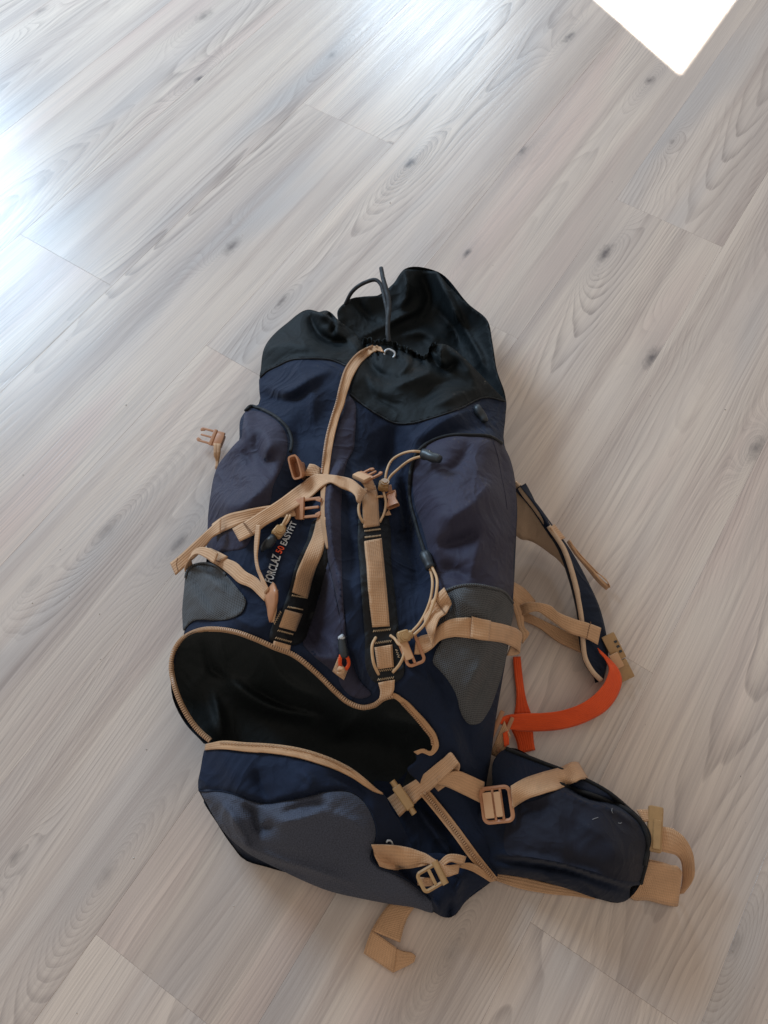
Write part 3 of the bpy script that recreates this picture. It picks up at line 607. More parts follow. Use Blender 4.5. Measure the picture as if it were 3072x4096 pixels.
skirt('side_wall', S('A', [(178,650)])+G((560,840),(560,872),(535,884),(522,900),(515,960),(485,1010),(462,1060),(450,1120),(448,1190),(440,1225),(408,1232),(397,1280),(394,1340),(398,1370),(385,1395),(371,1450),(371,1500),(398,1560),(440,1606)), H1, M['navy2'], pack, cen, .03)
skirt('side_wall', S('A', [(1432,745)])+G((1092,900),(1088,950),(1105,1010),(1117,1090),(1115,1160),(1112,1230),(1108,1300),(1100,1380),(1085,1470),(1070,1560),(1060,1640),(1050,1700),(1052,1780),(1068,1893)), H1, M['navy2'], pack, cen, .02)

# back sheet and front rim of the collar
patch('collar_back', S('A', [(575,310),(610,270),(640,250),(700,238),(780,232),(800,228),(812,218),(860,170),(908,104),(915,98),(924,98),(1000,103),(1072,108),(1080,108),(1087,116),(1160,200),(1250,282),(1340,360),(1365,470),(1390,620),(1430,740),(1436,800),(1330,740),(1200,640),(1100,590),(1000,620),(850,580),(720,560),(640,480),(590,390)]), HB, 0.0, M['collar'], pack, step=11, thick=0.001)
skirt('collar_wall', S('A', [(575,310),(640,250),(780,232),(860,170),(915,98),(1080,108),(1250,282),(1340,360),(1365,470),(1390,620),(1430,740),(1436,800)]), HB, M['collar'], pack, cen, .015)
col_poly = [(178,650),(184,600),(205,490),(260,420),(320,370),(385,320),(430,304),(480,316),(515,308),(545,322),(566,345),(600,375),(660,420),(690,455),(712,478),(735,468),(760,482),(800,474),(850,476),(880,500),(930,520),(975,545),(1020,555),(1045,520),(1052,490),(1085,480),(1125,482),(1160,500),(1200,532),(1290,620),(1380,715),(1432,772)]
patch('collar', S('A', col_poly+seamR[::-1][1:]+[(645,680)]+seamL[::-1][:-1]), H1, 0.0012, M['collar'], pack, step=10, thick=0.0012)
skirt('collar_wall', S('A', [(178,650),(205,490),(320,370),(430,304),(480,316)]), H1, M['collar'], pack, cen, .03)
tube('seam', 'A', [(p[0], p[1], .0022) for p in seamL], H1, .0011, M['black'], pack, 6); tube('seam', 'A', [(p[0], p[1], .0022) for p in seamR], H1, .0011, M['black'], pack, 6)

# ruffled hem where the drawcord gathers the rim
rim = catmull(np.array([(704,470),(735,462),(770,470),(810,466),(850,470),(885,494),(930,512),(975,536),(1016,548),(1042,520),(1050,492),(1080,476)], float), 46); rr_ = random.Random(3)
ribbon('gathered_hem', [((x+rr_.uniform(-3, 3), y-11+rr_.uniform(-9, 7)), (x+rr_.uniform(-2, 2), y+13+rr_.uniform(-4, 4)), (.004+.007*(i % 2)+rr_.uniform(0, .003), .002)) for i, (x, y) in enumerate(rim)], 'A', H1, M['lining'], pack, thick=.0012, n=180)

# ---- lining of the open bottom compartment and its flap
patch('lining', S('D', [(285,675),(230,622),(180,557),(140,482),(110,402),(97,310),(112,240),(142,192),(190,158),(250,140),(320,138),(400,150),(500,186),(590,226),(680,262),(760,322),(820,378),(880,438),(940,488),(1010,514),(1060,505),(1110,470),(1150,460),(1200,490),(1260,550),(1310,606),(1342,655),(1345,705),(1330,760),(1290,850),(1200,960),(1120,960),(900,860),(700,790),(450,760),(300,740)]), H2, 0.0, M['lining'], pack, step=12, thick=0.001)
band_low = [(232,902),(245,905),(330,905),(400,920),(470,945),(550,965),(640,950),(740,930),(850,905),(950,910),(1010,950),(1050,1010),(1075,1100),(1060,1180),(1048,1225),(1080,1262),(1150,1292),(1230,1335),(1330,1420)]
band_up = [(262,700),(330,682),(450,687),(600,697),(700,712),(790,738),(870,770),(950,812),(1020,862),(1075,902),(1105,918)]
patch('flap', S('D', [(255,720)]+band_up+[(1150,1000),(1180,1040),(1215,1110),(1262,1195),(1380,1200),(1480,1235),(1560,1275),(1640,1315),(1605,1345),(1560,1370),(1500,1425),(1460,1475),(1430,1503),(1380,1500),(1355,1485)]+[(1250,1440),(1000,1380),(700,1290),(480,1180),(330,1040),(245,925),(230,905),(228,880),(240,800)]), H3, 0.0, M['navy'], pack, step=12, thick=0.0012)
patch('base_panel', S('D', [(245,905),(280,985),(310,1040),(335,1080),(400,1150),(480,1210),(560,1252),(640,1290),(720,1328),(850,1380),(1000,1415),(1150,1443),(1250,1458),(1345,1478)]+band_low[::-1][:-2]), H3, 0.0018, M['base'], pack, step=11, thick=0.0012, hem=0.001)
patch('base_underside', S('D', [(255,950),(285,1010),(310,1046),(340,1095),(400,1180),(435,1222),(470,1240),(560,1268),(640,1290),(700,1300),(620,1240),(520,1190),(430,1120),(350,1040),(300,960)]), H3, -0.004, M['navy2'], pack, step=14, thick=0.001)
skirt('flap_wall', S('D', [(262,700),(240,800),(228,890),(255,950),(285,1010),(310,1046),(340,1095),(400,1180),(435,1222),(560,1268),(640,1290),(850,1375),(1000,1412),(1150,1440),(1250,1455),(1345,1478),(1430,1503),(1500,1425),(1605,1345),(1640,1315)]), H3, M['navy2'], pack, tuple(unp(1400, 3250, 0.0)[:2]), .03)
tube('seam', 'D', [(p[0], p[1], .002) for p in band_low], H3, .0012, M['navy2'], pack, 6)

# ---- panels sewn on the front
ov = .0018
patch('side_pocket', S('B', [(705,82),(760,77),(850,100),(930,150),(985,212),(1012,290),(1005,400),(960,520),(905,640),(885,760),(840,870),(770,970),(700,1085),(560,1115),(440,1135),(420,1090),(424,950),(428,850),(446,700),(472,560),(502,480),(562,400),(640,310),(672,280),(682,200),(692,130)]), H1, ov, M['purple'], pack, thick=.001, hem=.001)
tube('piping', 'B', [(705,78,.003),(740,45,.003),(800,60,.003),(880,95,.003),(960,150,.003),(1020,220,.003),(1045,300,.003),(1035,380,.002)], H1, .0024, M['black'], pack)
patch('side_pocket', S('C', [(835,135),(900,100),(1000,76),(1130,74),(1270,86),(1330,112),(1375,180),(1425,350),(1436,500),(1432,700),(1416,900),(1405,1130),(1380,1180),(1250,1140),(1100,1130),(990,1150),(935,1110),(890,1000),(860,870),(835,760),(800,640),(770,560),(748,400),(745,300),(762,215),(795,165)]), H1, ov, M['purple'], pack, thick=.001, hem=.001)
tube('piping', 'C', [(830,130,.003),(780,180,.003),(742,270,.003),(728,400,.003),(735,520,.003),(760,620,.003),(800,760,.003),(835,870,.003)], H1, .0026, M['black'], pack)
tube('piping', 'C', [(830,130,.003),(900,94,.003),(1000,68,.003),(1130,66,.003),(1270,80,.003),(1340,120,.002)], H1, .0024, M['black'], pack)
stitch('seam_stitching', 'C', [(1275,90),(1310,200),(1335,330),(1360,450),(1375,560)], H1, pack, M['purple'], amp=.0002, off=.0022)
patch('mesh_pocket', S('B', [(262,1310),(272,1265),(300,1232),(370,1206),(480,1222),(560,1290),(650,1395),(705,1480),(680,1560),(590,1610),(470,1625),(380,1618),(320,1628),(270,1670),(247,1700),(240,1640),(237,1560),(247,1430)]), H1, .003, M['mesh'], pack, step=11, thick=.001)
patch('mesh_pocket', S('C', [(905,1180),(935,1120),(1000,1086),(1120,1061),(1250,1075),(1360,1112),(1412,1180),(1408,1300),(1385,1400),(1366,1550),(1342,1650),(1302,1777),(1246,1910),(1185,1982),(1125,1985),(1085,1945),(1062,1890),(1040,1800),(980,1690),(920,1620),(884,1580),(900,1500),(940,1420),(905,1350),(890,1260)]), H1, .003, M['mesh'], pack, step=11, thick=.001)
tube('elastic_hem', 'C', [(905,1180,.004),(935,1120,.004),(1000,1086,.004),(1120,1061,.004),(1250,1075,.004),(1360,1112,.004),(1412,1180,.003)], H1, .0018, M['mesh'], pack)
tube('elastic_hem', 'B', [(262,1310,.004),(272,1265,.004),(300,1232,.004),(370,1206,.004),(480,1222,.004),(560,1290,.003)], H1, .0018, M['mesh'], pack)
patch('front_pocket', S('A', [(632,745),(660,775),(668,860),(664,940),(655,1020)])+S('C', [(322,220),(292,330),(276,500),(272,700),(276,900),(285,1130),(300,1330),(312,1460),(345,1580),(400,1700),(470,1790),(400,1815),(345,1800),(260,1700),(290,1500),(275,1330),(240,1130),(200,950),(170,800),(163,640),(160,450),(180,330),(205,150)])+S('A', [(560,960),(592,850),(612,770)]), H1, ov, M['purple'], pack, thick=.001)
patch('front_gusset', S('B', [(1312,1200),(1340,1300),(1378,1500),(1425,1700),(1440,1860),(1430,1980),(1400,2030),(1300,1960),(1190,1870),(1130,1800),(1185,1650),(1250,1440)]), H1, ov*.6, M['purple'], pack, thick=.001)
patch('reinforcement_strip', S('C', [(400,600),(480,575),(580,600),(596,660),(606,900),(640,1200),(665,1450),(692,1580),(682,1670),(645,1700),(560,1706),(492,1705),(455,1655),(430,1400),(400,1000),(385,700)]), H1, ov, M['black'], pack, thick=.001)
patch('reinforcement_strip', S('B', [(1235,870),(1290,880),(1302,1000),(1308,1200),(1245,1440),(1185,1640),(1125,1780),(1080,1802),(980,1795),(888,1775),(905,1650),(965,1560),(1025,1400),(1080,1200),(1150,1050)]), H1, ov, M['black'], pack, thick=.001)

# ---- webbing on the strips
wz = .0042
for pr in ([((1235,850),(1290,865),wz),((1195,1010),(1285,1040),wz),((1142,1130),(1258,1160),wz),((1110,1210),(1226,1240),wz),((1052,1418),(1166,1458),wz)],
           [((1000,1545),(1126,1578),wz),((955,1675),(1075,1706),wz)], [((915,1775),(1040,1810),wz),((905,1805),(1030,1850),wz)]):
    ribbon('front_webbing', pr, 'B', H1, M['tan'], pack)
for pr in ([((410,420),(500,400),wz),((416,490),(516,460),wz),((420,570),(523,565),wz),((425,682),(530,666),wz)], [((430,770),(542,750),wz),((446,950),(562,948),wz),((463,1150),(581,1148),wz),((482,1342),(596,1335),wz)],
           [((497,1475),(612,1456),wz),((516,1622),(623,1606),wz)], [((519,1712),(629,1690),wz),((532,1780),(618,1770),wz+.001),((520,1835),(600,1800),wz+.002)]):
    ribbon('front_webbing', pr, 'C', H1, M['tan'], pack)
for a, b in (((485,1368),(600,1356)), ((500,1447),(607,1433)), ((520,1632),(622,1619)), ((515,1690),(622,1676)), ((428,704),(535,691)), ((430,746),(536,733))):
    stitch('bar_tack', 'C', [a, b], H1, pack)
stitch('bar_tack', 'C', [(640,1490),(658,1545)], H1, pack)
for a, b in (((1046,1440),(1160,1460)), ((1015,1525),(1128,1545)), ((942,1698),(1056,1728)), ((925,1752),(1044,1784)), ((965,1560),(915,1650))):
    stitch('bar_tack', 'B', [a, b], H1, pack)

# ---- zippers
zt = [(805,505,.006),(760,500,.006),(700,540,.008),(640,620,.010),(600,720,.010),(570,830,.010),(540,960,.010),(520,1080,.009),(508,1150,.009)]
def conv(p, a, b):
    x, y = S(a, [p])[0][:2]; x0, y0, k = REG[b]; return ((x-x0)/k, (y-y0)/k)
top_ = [((812,520),(795,494),.006),((770,515),(752,490),.006),((712,558),(686,524),.007),((655,640),(622,598),.009),((622,735),(588,700),.009),((606,790),(572,770),.009),((590-9,860),(548,850),.009),((556,960),(520,955),.009)]
ribbon('zip_tape', [(conv(p[0], 'A', 'B'), conv(p[1], 'A', 'B'), p[2]) for p in top_]+[((1332,430),(1282,425),.009),((1312,545),(1270,540),.008),((1290,650),(1258,640),.006),((1282,760),(1258,755),.005),((1285,880),(1256,880),.005),((1300,1000),(1275,1000),.005),((1312,1100),(1300,1095),.004)], 'B', H1, M['tan2'], pack, thick=.002)
teeth('zip_teeth', 'B', [conv(p, 'A', 'B')+(z_,) for p, z_ in (((752,488),.008),((686,522),.009),((622,596),.011),((587,700),.011),((572,768),.011),((547,848),.011),((519,954),.011))]+[(1280,424,.011),(1268,545,.009)], H1, pack, w_=.0036)
zu = [(285,668),(230,620),(180,555),(140,480),(112,400),(98,310),(112,240),(142,192),(190,158),(250,138),(320,136),(400,148),(500,183),(590,223),(680,258),(760,318),(820,373),(880,433),(940,483),(1010,507),(1060,497),(1110,463),(1150,453)]
teeth('zip_teeth', 'D', [(p[0], p[1], .004) for p in zu], H1, pack, w_=.0058, h_=.0035, l_=.0019, pitch=.0028)
nn_ = np.array(zu, float); tt = np.gradient(nn_, axis=0); tt /= np.linalg.norm(tt, axis=1)[:, None]; pn = np.stack([-tt[:, 1], tt[:, 0]], 1)
ribbon('zip_tape', [(tuple(nn_[i]+pn[i]*0), tuple(nn_[i]+pn[i]*15), (.0015, -.004)) for i in range(len(zu))], 'D', H1, M['tan2'], pack, thick=.001, across=4)
zr = [(1110,462),(1150,450),(1200,480),(1260,540),(1310,600),(1345,650),(1352,700),(1330,728),(1290,718),(1262,722)]
ribbon('zip_tape', [((1105,458),(1112,476),.004),((1150,443),(1150,466),.004),((1208,475),(1190,492),.004),((1270,535),(1248,555),.005),((1322,595),(1296,612),.005),((1358,650),(1330,662),.005),((1366,705),(1338,695),.005),((1335,738),(1328,718),.005),((1290,725),(1290,706),.006),((1268,735),(1250,720),.006)], 'D', H1, M['tan2'], pack)
teeth('zip_teeth', 'D', [(1195,490,.006),(1252,552,.006),(1300,610,.006),(1335,660,.006),(1338,690,.006)], H1, pack, w_=.003)
ribbon('zip_tape', [((258,712),(262,684),.003),((330,706),(332,668),.004),((450,716),(452,674),.004),((600,728),(604,684),.004),((700,745),(706,700),.004),((790,770),(800,726),.004),((870,798),(886,760),.004),((950,838),(966,804),.004),((1020,882),(1032,856),.004),((1075,912),(1080,898),.003),((1106,922),(1104,914),.003)], 'D', H3, M['tan2'], pack)
stitch('zip_stitching', 'D', [(332,676,.006),(452,682,.006),(604,692,.006),(706,708,.006),(798,734,.006),(880,766,.006),(960,808,.006)], H3, pack, M['teeth'], amp=.0012, pitch=.004)
for q, sd in ((0, -1), (1, 1)):
    o_ = sd*13
    ribbon('zip_tape', [((330+o_*1.6,300-o_*.6),(330+o_*.2,300),.005),((400+o_*1.6,385-o_*.6),(400+o_*.2,385),.005),((480+o_*1.6,487-o_*.6),(480+o_*.2,487),.005),((560+o_*1.6,595-o_*.6),(560+o_*.2,595),.005),((640+o_*1.0,682-o_*.4),(640+o_*.2,682),.005)], 'F', H1, M['tan2'], pack)
teeth('zip_teeth', 'F', [(330,300,.008),(400,385,.008),(480,487,.008),(560,595,.008),(636,678,.008)], H1, pack, w_=.0042)
ribbon('zip_tape', [((490,610),(478,628),.008),((540,612),(525,640),.006),((590,640),(572,665),.005),((648,690),(620,696),.004)], 'F', H3, M['tan2'], pack)
# puller of the front pocket
tube('zip_pull_loop', 'B', [(1408,1880,.010),(1400,1930,.010),(1412,1975,.010),(1440,1985,.010),(1462,1960,.010),(1460,1910,.010),(1440,1880,.010)], H1, .0022, M['orange'], pack)
tube('zip_pull', 'B', [(1412,1742,.012),(1416,1790,.012),(1424,1840,.012),(1430,1890,.011)], H1, [.0034,.0048,.0052,.0050], M['rubber'], pack)
tube('zip_pull_tip', 'B', [(1402,1758,.0125),(1416,1748,.0130),(1424,1742,.0125)], H1, .0032, M['white'], pack)
ribbon('pull_tab', [((1345,2000),(1385,1900),.005),((1380,2030),(1420,1960),.007),((1430,2065),(1460,1990),.004)], 'B', H1, M['tan'], pack)
tube('pull_knot', 'B', [(1392,1990,.012),(1410,1975,.014),(1425,1995,.014),(1405,2015,.013),(1390,2000,.012)], H1, .0030, M['tan'], pack)

HS = Layer(S('D', [(1080,880,.020),(1330,740,.030),(1200,950,.022),(1400,860,.034),(1500,1010,.034),(1640,1312,.020),(1480,1260,.022),(1260,1200,.028),(1180,1040,.024),(1330,1050,.018),(1400,1150,.020)]))
HS.stroke('D', [(1250,960),(1330,1080),(1430,1220)], 18, .008)
patch('side_lining', S('D', [(1060,860),(1160,860),(1280,760),(1380,840),(1500,1010),(1600,1200),(1645,1312),(1560,1300),(1480,1275),(1260,1230),(1170,1080),(1120,960)]), HS, 0.0, M['navy2'], pack, thick=.001)

# ---- hip belt
belt = patch('hip_belt', S('F', [(625,300),(640,150),(665,118),(695,104),(760,130),(850,165),(920,185),(1050,245),(1140,295),(1230,370),(1290,430),(1320,480),(1318,560),(1300,640),(1285,705),(1245,715),(1232,770),(1200,785),(1150,780),(1100,770),(980,730),(850,692),(700,664),(640,655),(600,600),(560,500),(560,420)]), H4, 0.0, M['navy2'], pack, step=11, thick=.001)
pocket = patch('belt_pocket', S('F', [(700,420),(740,360),(830,330),(930,290),(1040,335),(1150,365),(1235,400),(1285,460),(1312,520),(1305,600),(1278,690),(1220,690),(1080,650),(930,608),(800,584),(690,565),(680,500)]), H4, .0012, M['slate'], belt, step=11)
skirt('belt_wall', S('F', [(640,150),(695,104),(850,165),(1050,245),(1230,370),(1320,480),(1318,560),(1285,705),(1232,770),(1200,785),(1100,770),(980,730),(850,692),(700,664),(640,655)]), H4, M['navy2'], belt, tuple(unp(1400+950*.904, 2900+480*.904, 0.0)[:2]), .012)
tube('pocket_zip', 'F', [(930,262,.002),(1040,300,.002),(1140,335,.002),(1235,385,.003),(1290,440,.003),(1315,510,.003),(1300,620,.003)], H4, .0028, M['black'], belt)
tube('edge_binding', 'F', [(690,104,.002),(850,166,.002),(1050,246,.002),(1140,296,.002),(1230,370,.002),(1290,430,.002),(1320,482,.002),(1318,560,.002),(1286,700,.002)], H4, .0026, M['black'], belt)
for pth in ([(1160,368),(1158,380),(1163,390)], [(1072,418),(1086,412),(1098,409)], [(1187,433),(1195,435),(1203,432)]):
    tube('lint', 'F', [(p[0], p[1], .0022) for p in pth], H4, 0.0002, M['white'], belt, 5)
ribbon('belt_webbing', [((712,268),(722,368),.014),((760,240),(770,336),.008),((850,208),(870,296),.006),((930,186),(960,268),.005),((1000,162),(1048,238),.004),((1012,165),(1060,245),-.012)], 'F', H4, M['tan'], belt)
ribbon('belt_webbing', [((380,235),(385,262),.010),((455,206),(430,275),.012),((530,224),(510,312),.014),((596,252),(588,348),.020)], 'F', H1, M['tan'], pack)
mw, Ln = frame('F', (650,352), (712,345), .010, H=H4, face=.35)
bm = bmesh.new(); ring(bm, .033, .036, .006, .0026); bbox(bm, (-.003, 0, .001), (.003, .034, .003), .001); bbox(bm, (.006, 0, .001), (.003, .034, .003), .001); ladder = bobj('ladder_lock_buckle', bm, mw, M['buckle'], pack)
bm = bmesh.new(); bbox(bm, (-.009, 0, .0030), (.011, .028, .005), .0022); bobj('webbing_wrap', bm, mw, M['tan'], ladder)
bm = bmesh.new(); bbox(bm, (.0025, 0, .0035), (.008, .027, .005), .0022); bobj('webbing_wrap', bm, mw, M['tan'], ladder)
# belt end: buckle plate and doubled webbing
mw, Ln = frame('F', (1348,460), (1352,380), .050, face=.55)
bm = bmesh.new(); bbox(bm, (0, 0, 0), (.050, .017, .008), .0035, 3); bbox(bm, (-.006, -.002, .004), (.032, .009, .004), .0018, 3); bobj('belt_buckle', bm, mw, M['buckle2'], belt)
ribbon('belt_webbing', [((1268,374),(1335,372),.050),((1300,430),(1345,420),.052)], 'F', FLAT, M['tan'], belt)
ribbon('belt_webbing', [((1375,448),(1362,556),(.052,.046)),((1430,460),(1405,566),(.054,.046)),((1480,500),(1440,576),(.054,.040)),((1510,555),(1462,600),(.048,.030)),((1522,620),(1470,650),(.036,.016)),((1514,695),(1462,725),(.020,.006)),((1478,745),(1445,752),(.006,.003))], 'F', FLAT, M['tan'], belt)
ribbon('belt_webbing', [((1262,600),(1238,700),.036),((1300,603),(1240,762),(.044,.006)),((1360,612),(1320,778),(.046,.006)),((1420,624),(1390,796),(.046,.005)),((1456,634),(1438,804),(.046,.004)),((1470,650),(1452,802),(.042,.004)),((1462,640),(1440,770),(.034,.004)),((1400,612),(1390,700),(.026,.006)),((1310,590),(1300,680),(.024,.006))], 'F', FLAT, M['tan'], belt)
ribbon('belt_webbing', [((600,648),(590,672),.002),((660,658),(655,692),.004),((760,672),(745,722),.006),((900,705),(885,748),.005),((1030,735),(1010,760),.004),((1090,765),(1080,772),.003)], 'F', FLAT, M['tan'], belt)

# ---- shoulder strap on the far side
navy_pairs = [((302,232),(300,244),(.075,.078)),((400,342),(378,346),(.070,.074)),((515,497),(488,506),(.060,.068)),((640,672),(580,642),(.046,.060)),((745,862),(648,832),(.034,.052)),((830,1052),(688,1002),(.024,.044)),((873,1232),(710,1152),(.016,.036)),((884,1342),(722,1290),(.013,.032)),((872,1450),(762,1430),(.012,.026)),((852,1530),(838,1528),(.012,.020))]
ss_ = ribbon('shoulder_strap', navy_pairs, 'E', FLAT, M['navy2'], pack, thick=.010, across=9, belly=.002)
tan_top = [(262,205,.078),(300,244,.078),(378,346,.074),(488,506,.068),(545,590,.063),(580,642,.060),(620,740,.056),(648,832,.052),(688,1002,.044),(705,1110,.038)]
tan_low = [(262,560,.020),(300,590,.018),(350,600,.016),(420,632,.014),(500,690,.014),(540,720,.018),(600,790,.026),(640,850,.036),(680,1004,.036),(698,1112,.032)]
ribbon('strap_padding', [(a[:2], b[:2], (a[2]-.002, b[2])) for a, b in zip(tan_top, tan_low)], 'E', FLAT, M['tanpad'], ss_, thick=.004, across=9)
tube('strap_edge', 'E', [(488,506,.068),(580,642,.060),(648,832,.052),(688,1002,.044),(708,1130,.037),(716,1260,.032),(735,1390,.028),(780,1470,.024),(838,1530,.018)], FLAT, .0034, M['tanpad'], ss_)
ribbon('strap_loop', [((500,512),(556,600),(.072,.064)),((528,492),(602,584),(.064,.054))], 'E', FLAT, M['tan'], ss_, thick=.002)
ribbon('hanging_loop', [((608,612),(618,604),(.045,.052)),((650,680),(668,690),(.030,.040)),((740,790),(762,790),(.012,.022)),((840,905),(862,895),(.004,.014)),((870,930),(892,912),(.004,.012))], 'E', FLAT, M['tan'], ss_, thick=.0035)
ribbon('hanging_loop', [((612,606),(622,600),(.048,.054)),((690,700),(700,698),(.030,.036)),((790,805),(800,803),(.016,.020)),((880,885),(892,905),(.010,.014)),((885,905),(893,915),(.008,.012))], 'E', FLAT, M['tan'], ss_, thick=.0012)
mw, _ = frame('E', (930,1372), (975,1460), .014, .008, face=.6)
bm = bmesh.new(); bbox(bm, (-.012, .004, 0), (.036, .018, .006), .002); bbox(bm, (.020, .0, .001), (.026, .022, .007), .002); bb = bobj('strap_buckle', bm, mw, M['buckle2'], ss_)
bm = bmesh.new(); bbox(bm, (.004, -.002, .006), (.020, .013, .006), .0025); bobj('webbing_wrap', bm, mw, M['tan'], bb)
bm = bmesh.new()
for k in range(3): bbox(bm, (-.018+k*.007, .009, .0035), (.003, .004, .001), .0003)
bobj('buckle_slots', bm, mw, M['rubber'], bb)
# orange webbing of the shoulder strap
ribbon('orange_strap', [((815,1312),(832,1342),.030),((880,1372),(868,1396),.028),((945,1440),(893,1452),(.024,.030)),((976,1520),(872,1532),(.016,.030)),((952,1620),(812,1612),(.014,.032)),((882,1720),(722,1680),(.014,.034)),((752,1800),(592,1730),(.016,.036)),((600,1850),(452,1749),(.020,.040)),((430,1868),(302,1753),(.024,.044)),((300,1866),(202,1768),(.028,.046)),((222,1852),(140,1800),(.034,.046))], 'E', FLAT, M['orange'], pack, across=9)
ribbon('orange_strap', [((253,1372),(303,1370),.006),((264,1500),(316,1500),.007),((276,1620),(332,1612),.007),((272,1690),(345,1670),.006),((260,1752),(372,1748),.005)], 'E', FLAT, M['orange'], pack)
ribbon('orange_strap', [((225,1830),(385,1850),.018),((262,1900),(388,1900),.012),((280,1950),(392,1945),.008),((288,2016),(401,1992),.005)], 'E', FLAT, M['orange'], pack)
ribbon('strap_anchor', [((100,2020),(150,2040),.026),((135,1930),(205,1985),.036),((160,1870),(226,1930),.040),((195,1795),(228,1900),.044)], 'E', FLAT, M['tan'], pack)
ribbon('orange_strap', [((186,1880),(222,1860),.044),((196,1972),(228,1955),.040)], 'E', FLAT, M['orange'], pack)
mw, _ = frame('E', (180,1880), (215,1800), .040, .046, face=.5); bm = bmesh.new(); bbox(bm, (0, .010, 0), (.050, .006, .006), .002); bbox(bm, (0, -.004, -.002), (.046, .005, .005), .002); bobj('ladder_lock_buckle', bm, mw, M['buckle'], pack)

# ---- tan webbing behind and over the shoulder strap
ribbon('load_strap', [((300,1058),(318,1130),.004),((450,1128),(425,1180),.004),((600,1200),(556,1275),.004),((722,1240),(722,1352),.004)], 'E', FLAT, M['tan'], pack)
ribbon('load_strap', [((235,862),(236,960),.050),((330,918),(300,1035),.030),((402,1000),(385,1060),.018)], 'E', FLAT, M['tan'], pack)
ribbon('load_strap', [((296,1030),(278,1106),(.030,.020)),((340,1012),(330,1090),(.040,.034)),((420,1012),(410,1072),(.046,.042)),((500,1032),(490,1122),(.048,.042)),((560,1080),(590,1192),(.047,.042)),((660,1120),(650,1222),(.046,.042)),((765,1152),(742,1252),(.044,.040)),((838,1180),(815,1292),(.040,.034))], 'E', FLAT, M['tan'], pack)
stitch('bar_tack', 'E', [(768,1140,.050),(752,1200,.048),(740,1258,.046)], FLAT, pack, M['tread'], amp=.0006)
ribbon('twisted_tab', [((238,930),(250,920),.046),((258,1060),(300,1045),.034),((272,1110),(325,1112),.028),((290,1180),(330,1175),.026),((312,1230),(362,1215),.026),((315,1285),(345,1250),.022)], 'E', FLAT, M['tan'], pack)

# ---- compression strap, right
ribbon('compression_strap', [((770,1415),(760,1520),.010),((800,1400),(800,1522),.009),((870,1378),(868,1490),.008),((930,1325),(925,1432),.008),((1000,1288),(1010,1408),.007),((1150,1282),(1140,1416),.006),((1260,1302),(1258,1432),.007),((1400,1336),(1382,1458),.010),((1450,1358),(1440,1488),.018),((1474,1385),(1462,1512),.020),((1466,1440),(1420,1530),.004),((1400,1450),(1370,1530),-.008)], 'C', H1, M['tan'], pack)
ribbon('strap_keeper', [((1145,1273),(1134,1412),.0095),((1200,1285),(1190,1424),.010),((1268,1298),(1256,1434),.0105)], 'C', H1, M['tan'], pack, thick=.0025)
ribbon('strap_tail', [((878,1470),(888,1410),.012),((822,1300),(890,1372),.020),((840,1212),(922,1280),.018),((892,1140),(962,1248),.016),((955,1078),(1003,1190),.014)], 'C', H1, M['tan'], pack)
stitch('bar_tack', 'C', [(888,1142,.018),(925,1200,.018),(962,1250,.018)], H1, pack, M['tread'], amp=.0006)
mw, _ = frame('C', (738,1490), (790,1470), .010, H=H1, face=.5)
bm = bmesh.new(); ring(bm, .020, .034, .005, .0020); bbox(bm, (-.002, 0, .001), (.003, .031, .003), .001); bk = bobj('ladder_lock_buckle', bm, mw, M['buckle'], pack)
bm = bmesh.new(); bbox(bm, (-.006, .002, .002), (.009, .024, .005), .002); bobj('webbing_wrap', bm, mw, M['tan'], bk)

# ---- straps across the front, left
ribbon('cross_strap', [((1575,610),(1600,560),.014),((1592,668),(1545,762),.020),((1560,640),(1530,740),.026),((1500,590),(1500,690),.024),((1400,560),(1405,640),.018),((1310,548),(1330,605),.012),((1235,545),(1290,620),.012),((1120,612),(1172,722),.014),((940,742),(968,856),.014),((800,832),(852,924),.012),((690,902),(762,992),.011),((610,950),(660,1040),.010)], 'B', H1, M['tan'], pack, across=9)
stitch('bar_tack', 'B', [(690,905,.013),(725,945,.013),(762,992,.013)], H1, pack, M['tread'], amp=.0006)
ribbon('strap_fold', [((606,948),(658,1042),.0135),((682,905),(745,998),.0135)], 'B', H1, M['tan'], pack)
ribbon('compression_strap', [((1060,792),(1075,850),.008),((960,770),(1000,858),.007),((860,780),(880,870),.007),((700,812),(740,892),.006),((520,868),(512,980),.010),((455,915),(462,1008),.016)], 'B', H1, M['tan'], pack)
ribbon('compression_strap', [((520,868),(512,980),.128),((420,960),(462,1010),.118),((310,1060),(372,1122),.090),((200,1160),(262,1222),.065),((146,1202),(186,1290),.055)], 'B', FLAT, M['tan'], pack)
stitch('bar_tack', 'B', [(205,1165,.070),(196,1210,.066),(208,1262,.066)], FLAT, pack, M['tread'], amp=.0004)
ribbon('strap_tail', [((330,1250),(268,1295),.060),((300,1180),(252,1235),.074),((305,1130),(290,1170),.090),((350,1090),(340,1135),.104),((420,1088),(410,1165),.114),((500,1130),(470,1205),.120)], 'B', FLAT, M['tan'], pack)
ribbon('strap_tail', [((470,1120),(440,1190),.008),((545,1160),(492,1216),.008),((640,1202),(590,1290),.008),((700,1260),(650,1345),.007),((790,1312),(742,1385),.007),((840,1370),(800,1440),.008),((868,1400),(842,1482),.010)], 'B', H1, M['tan'], pack)
ribbon('strap_keeper', [((436,1090),(384,1145),.012),((500,1120),(440,1182),.012),((566,1152),(490,1216),.012)], 'B', H1, M['tan'], pack, thick=.0025)
stitch('bar_tack', 'B', [(415,1130,.016),(460,1170,.016),(515,1195,.016)], H1, pack, M['tread'], amp=.0005)
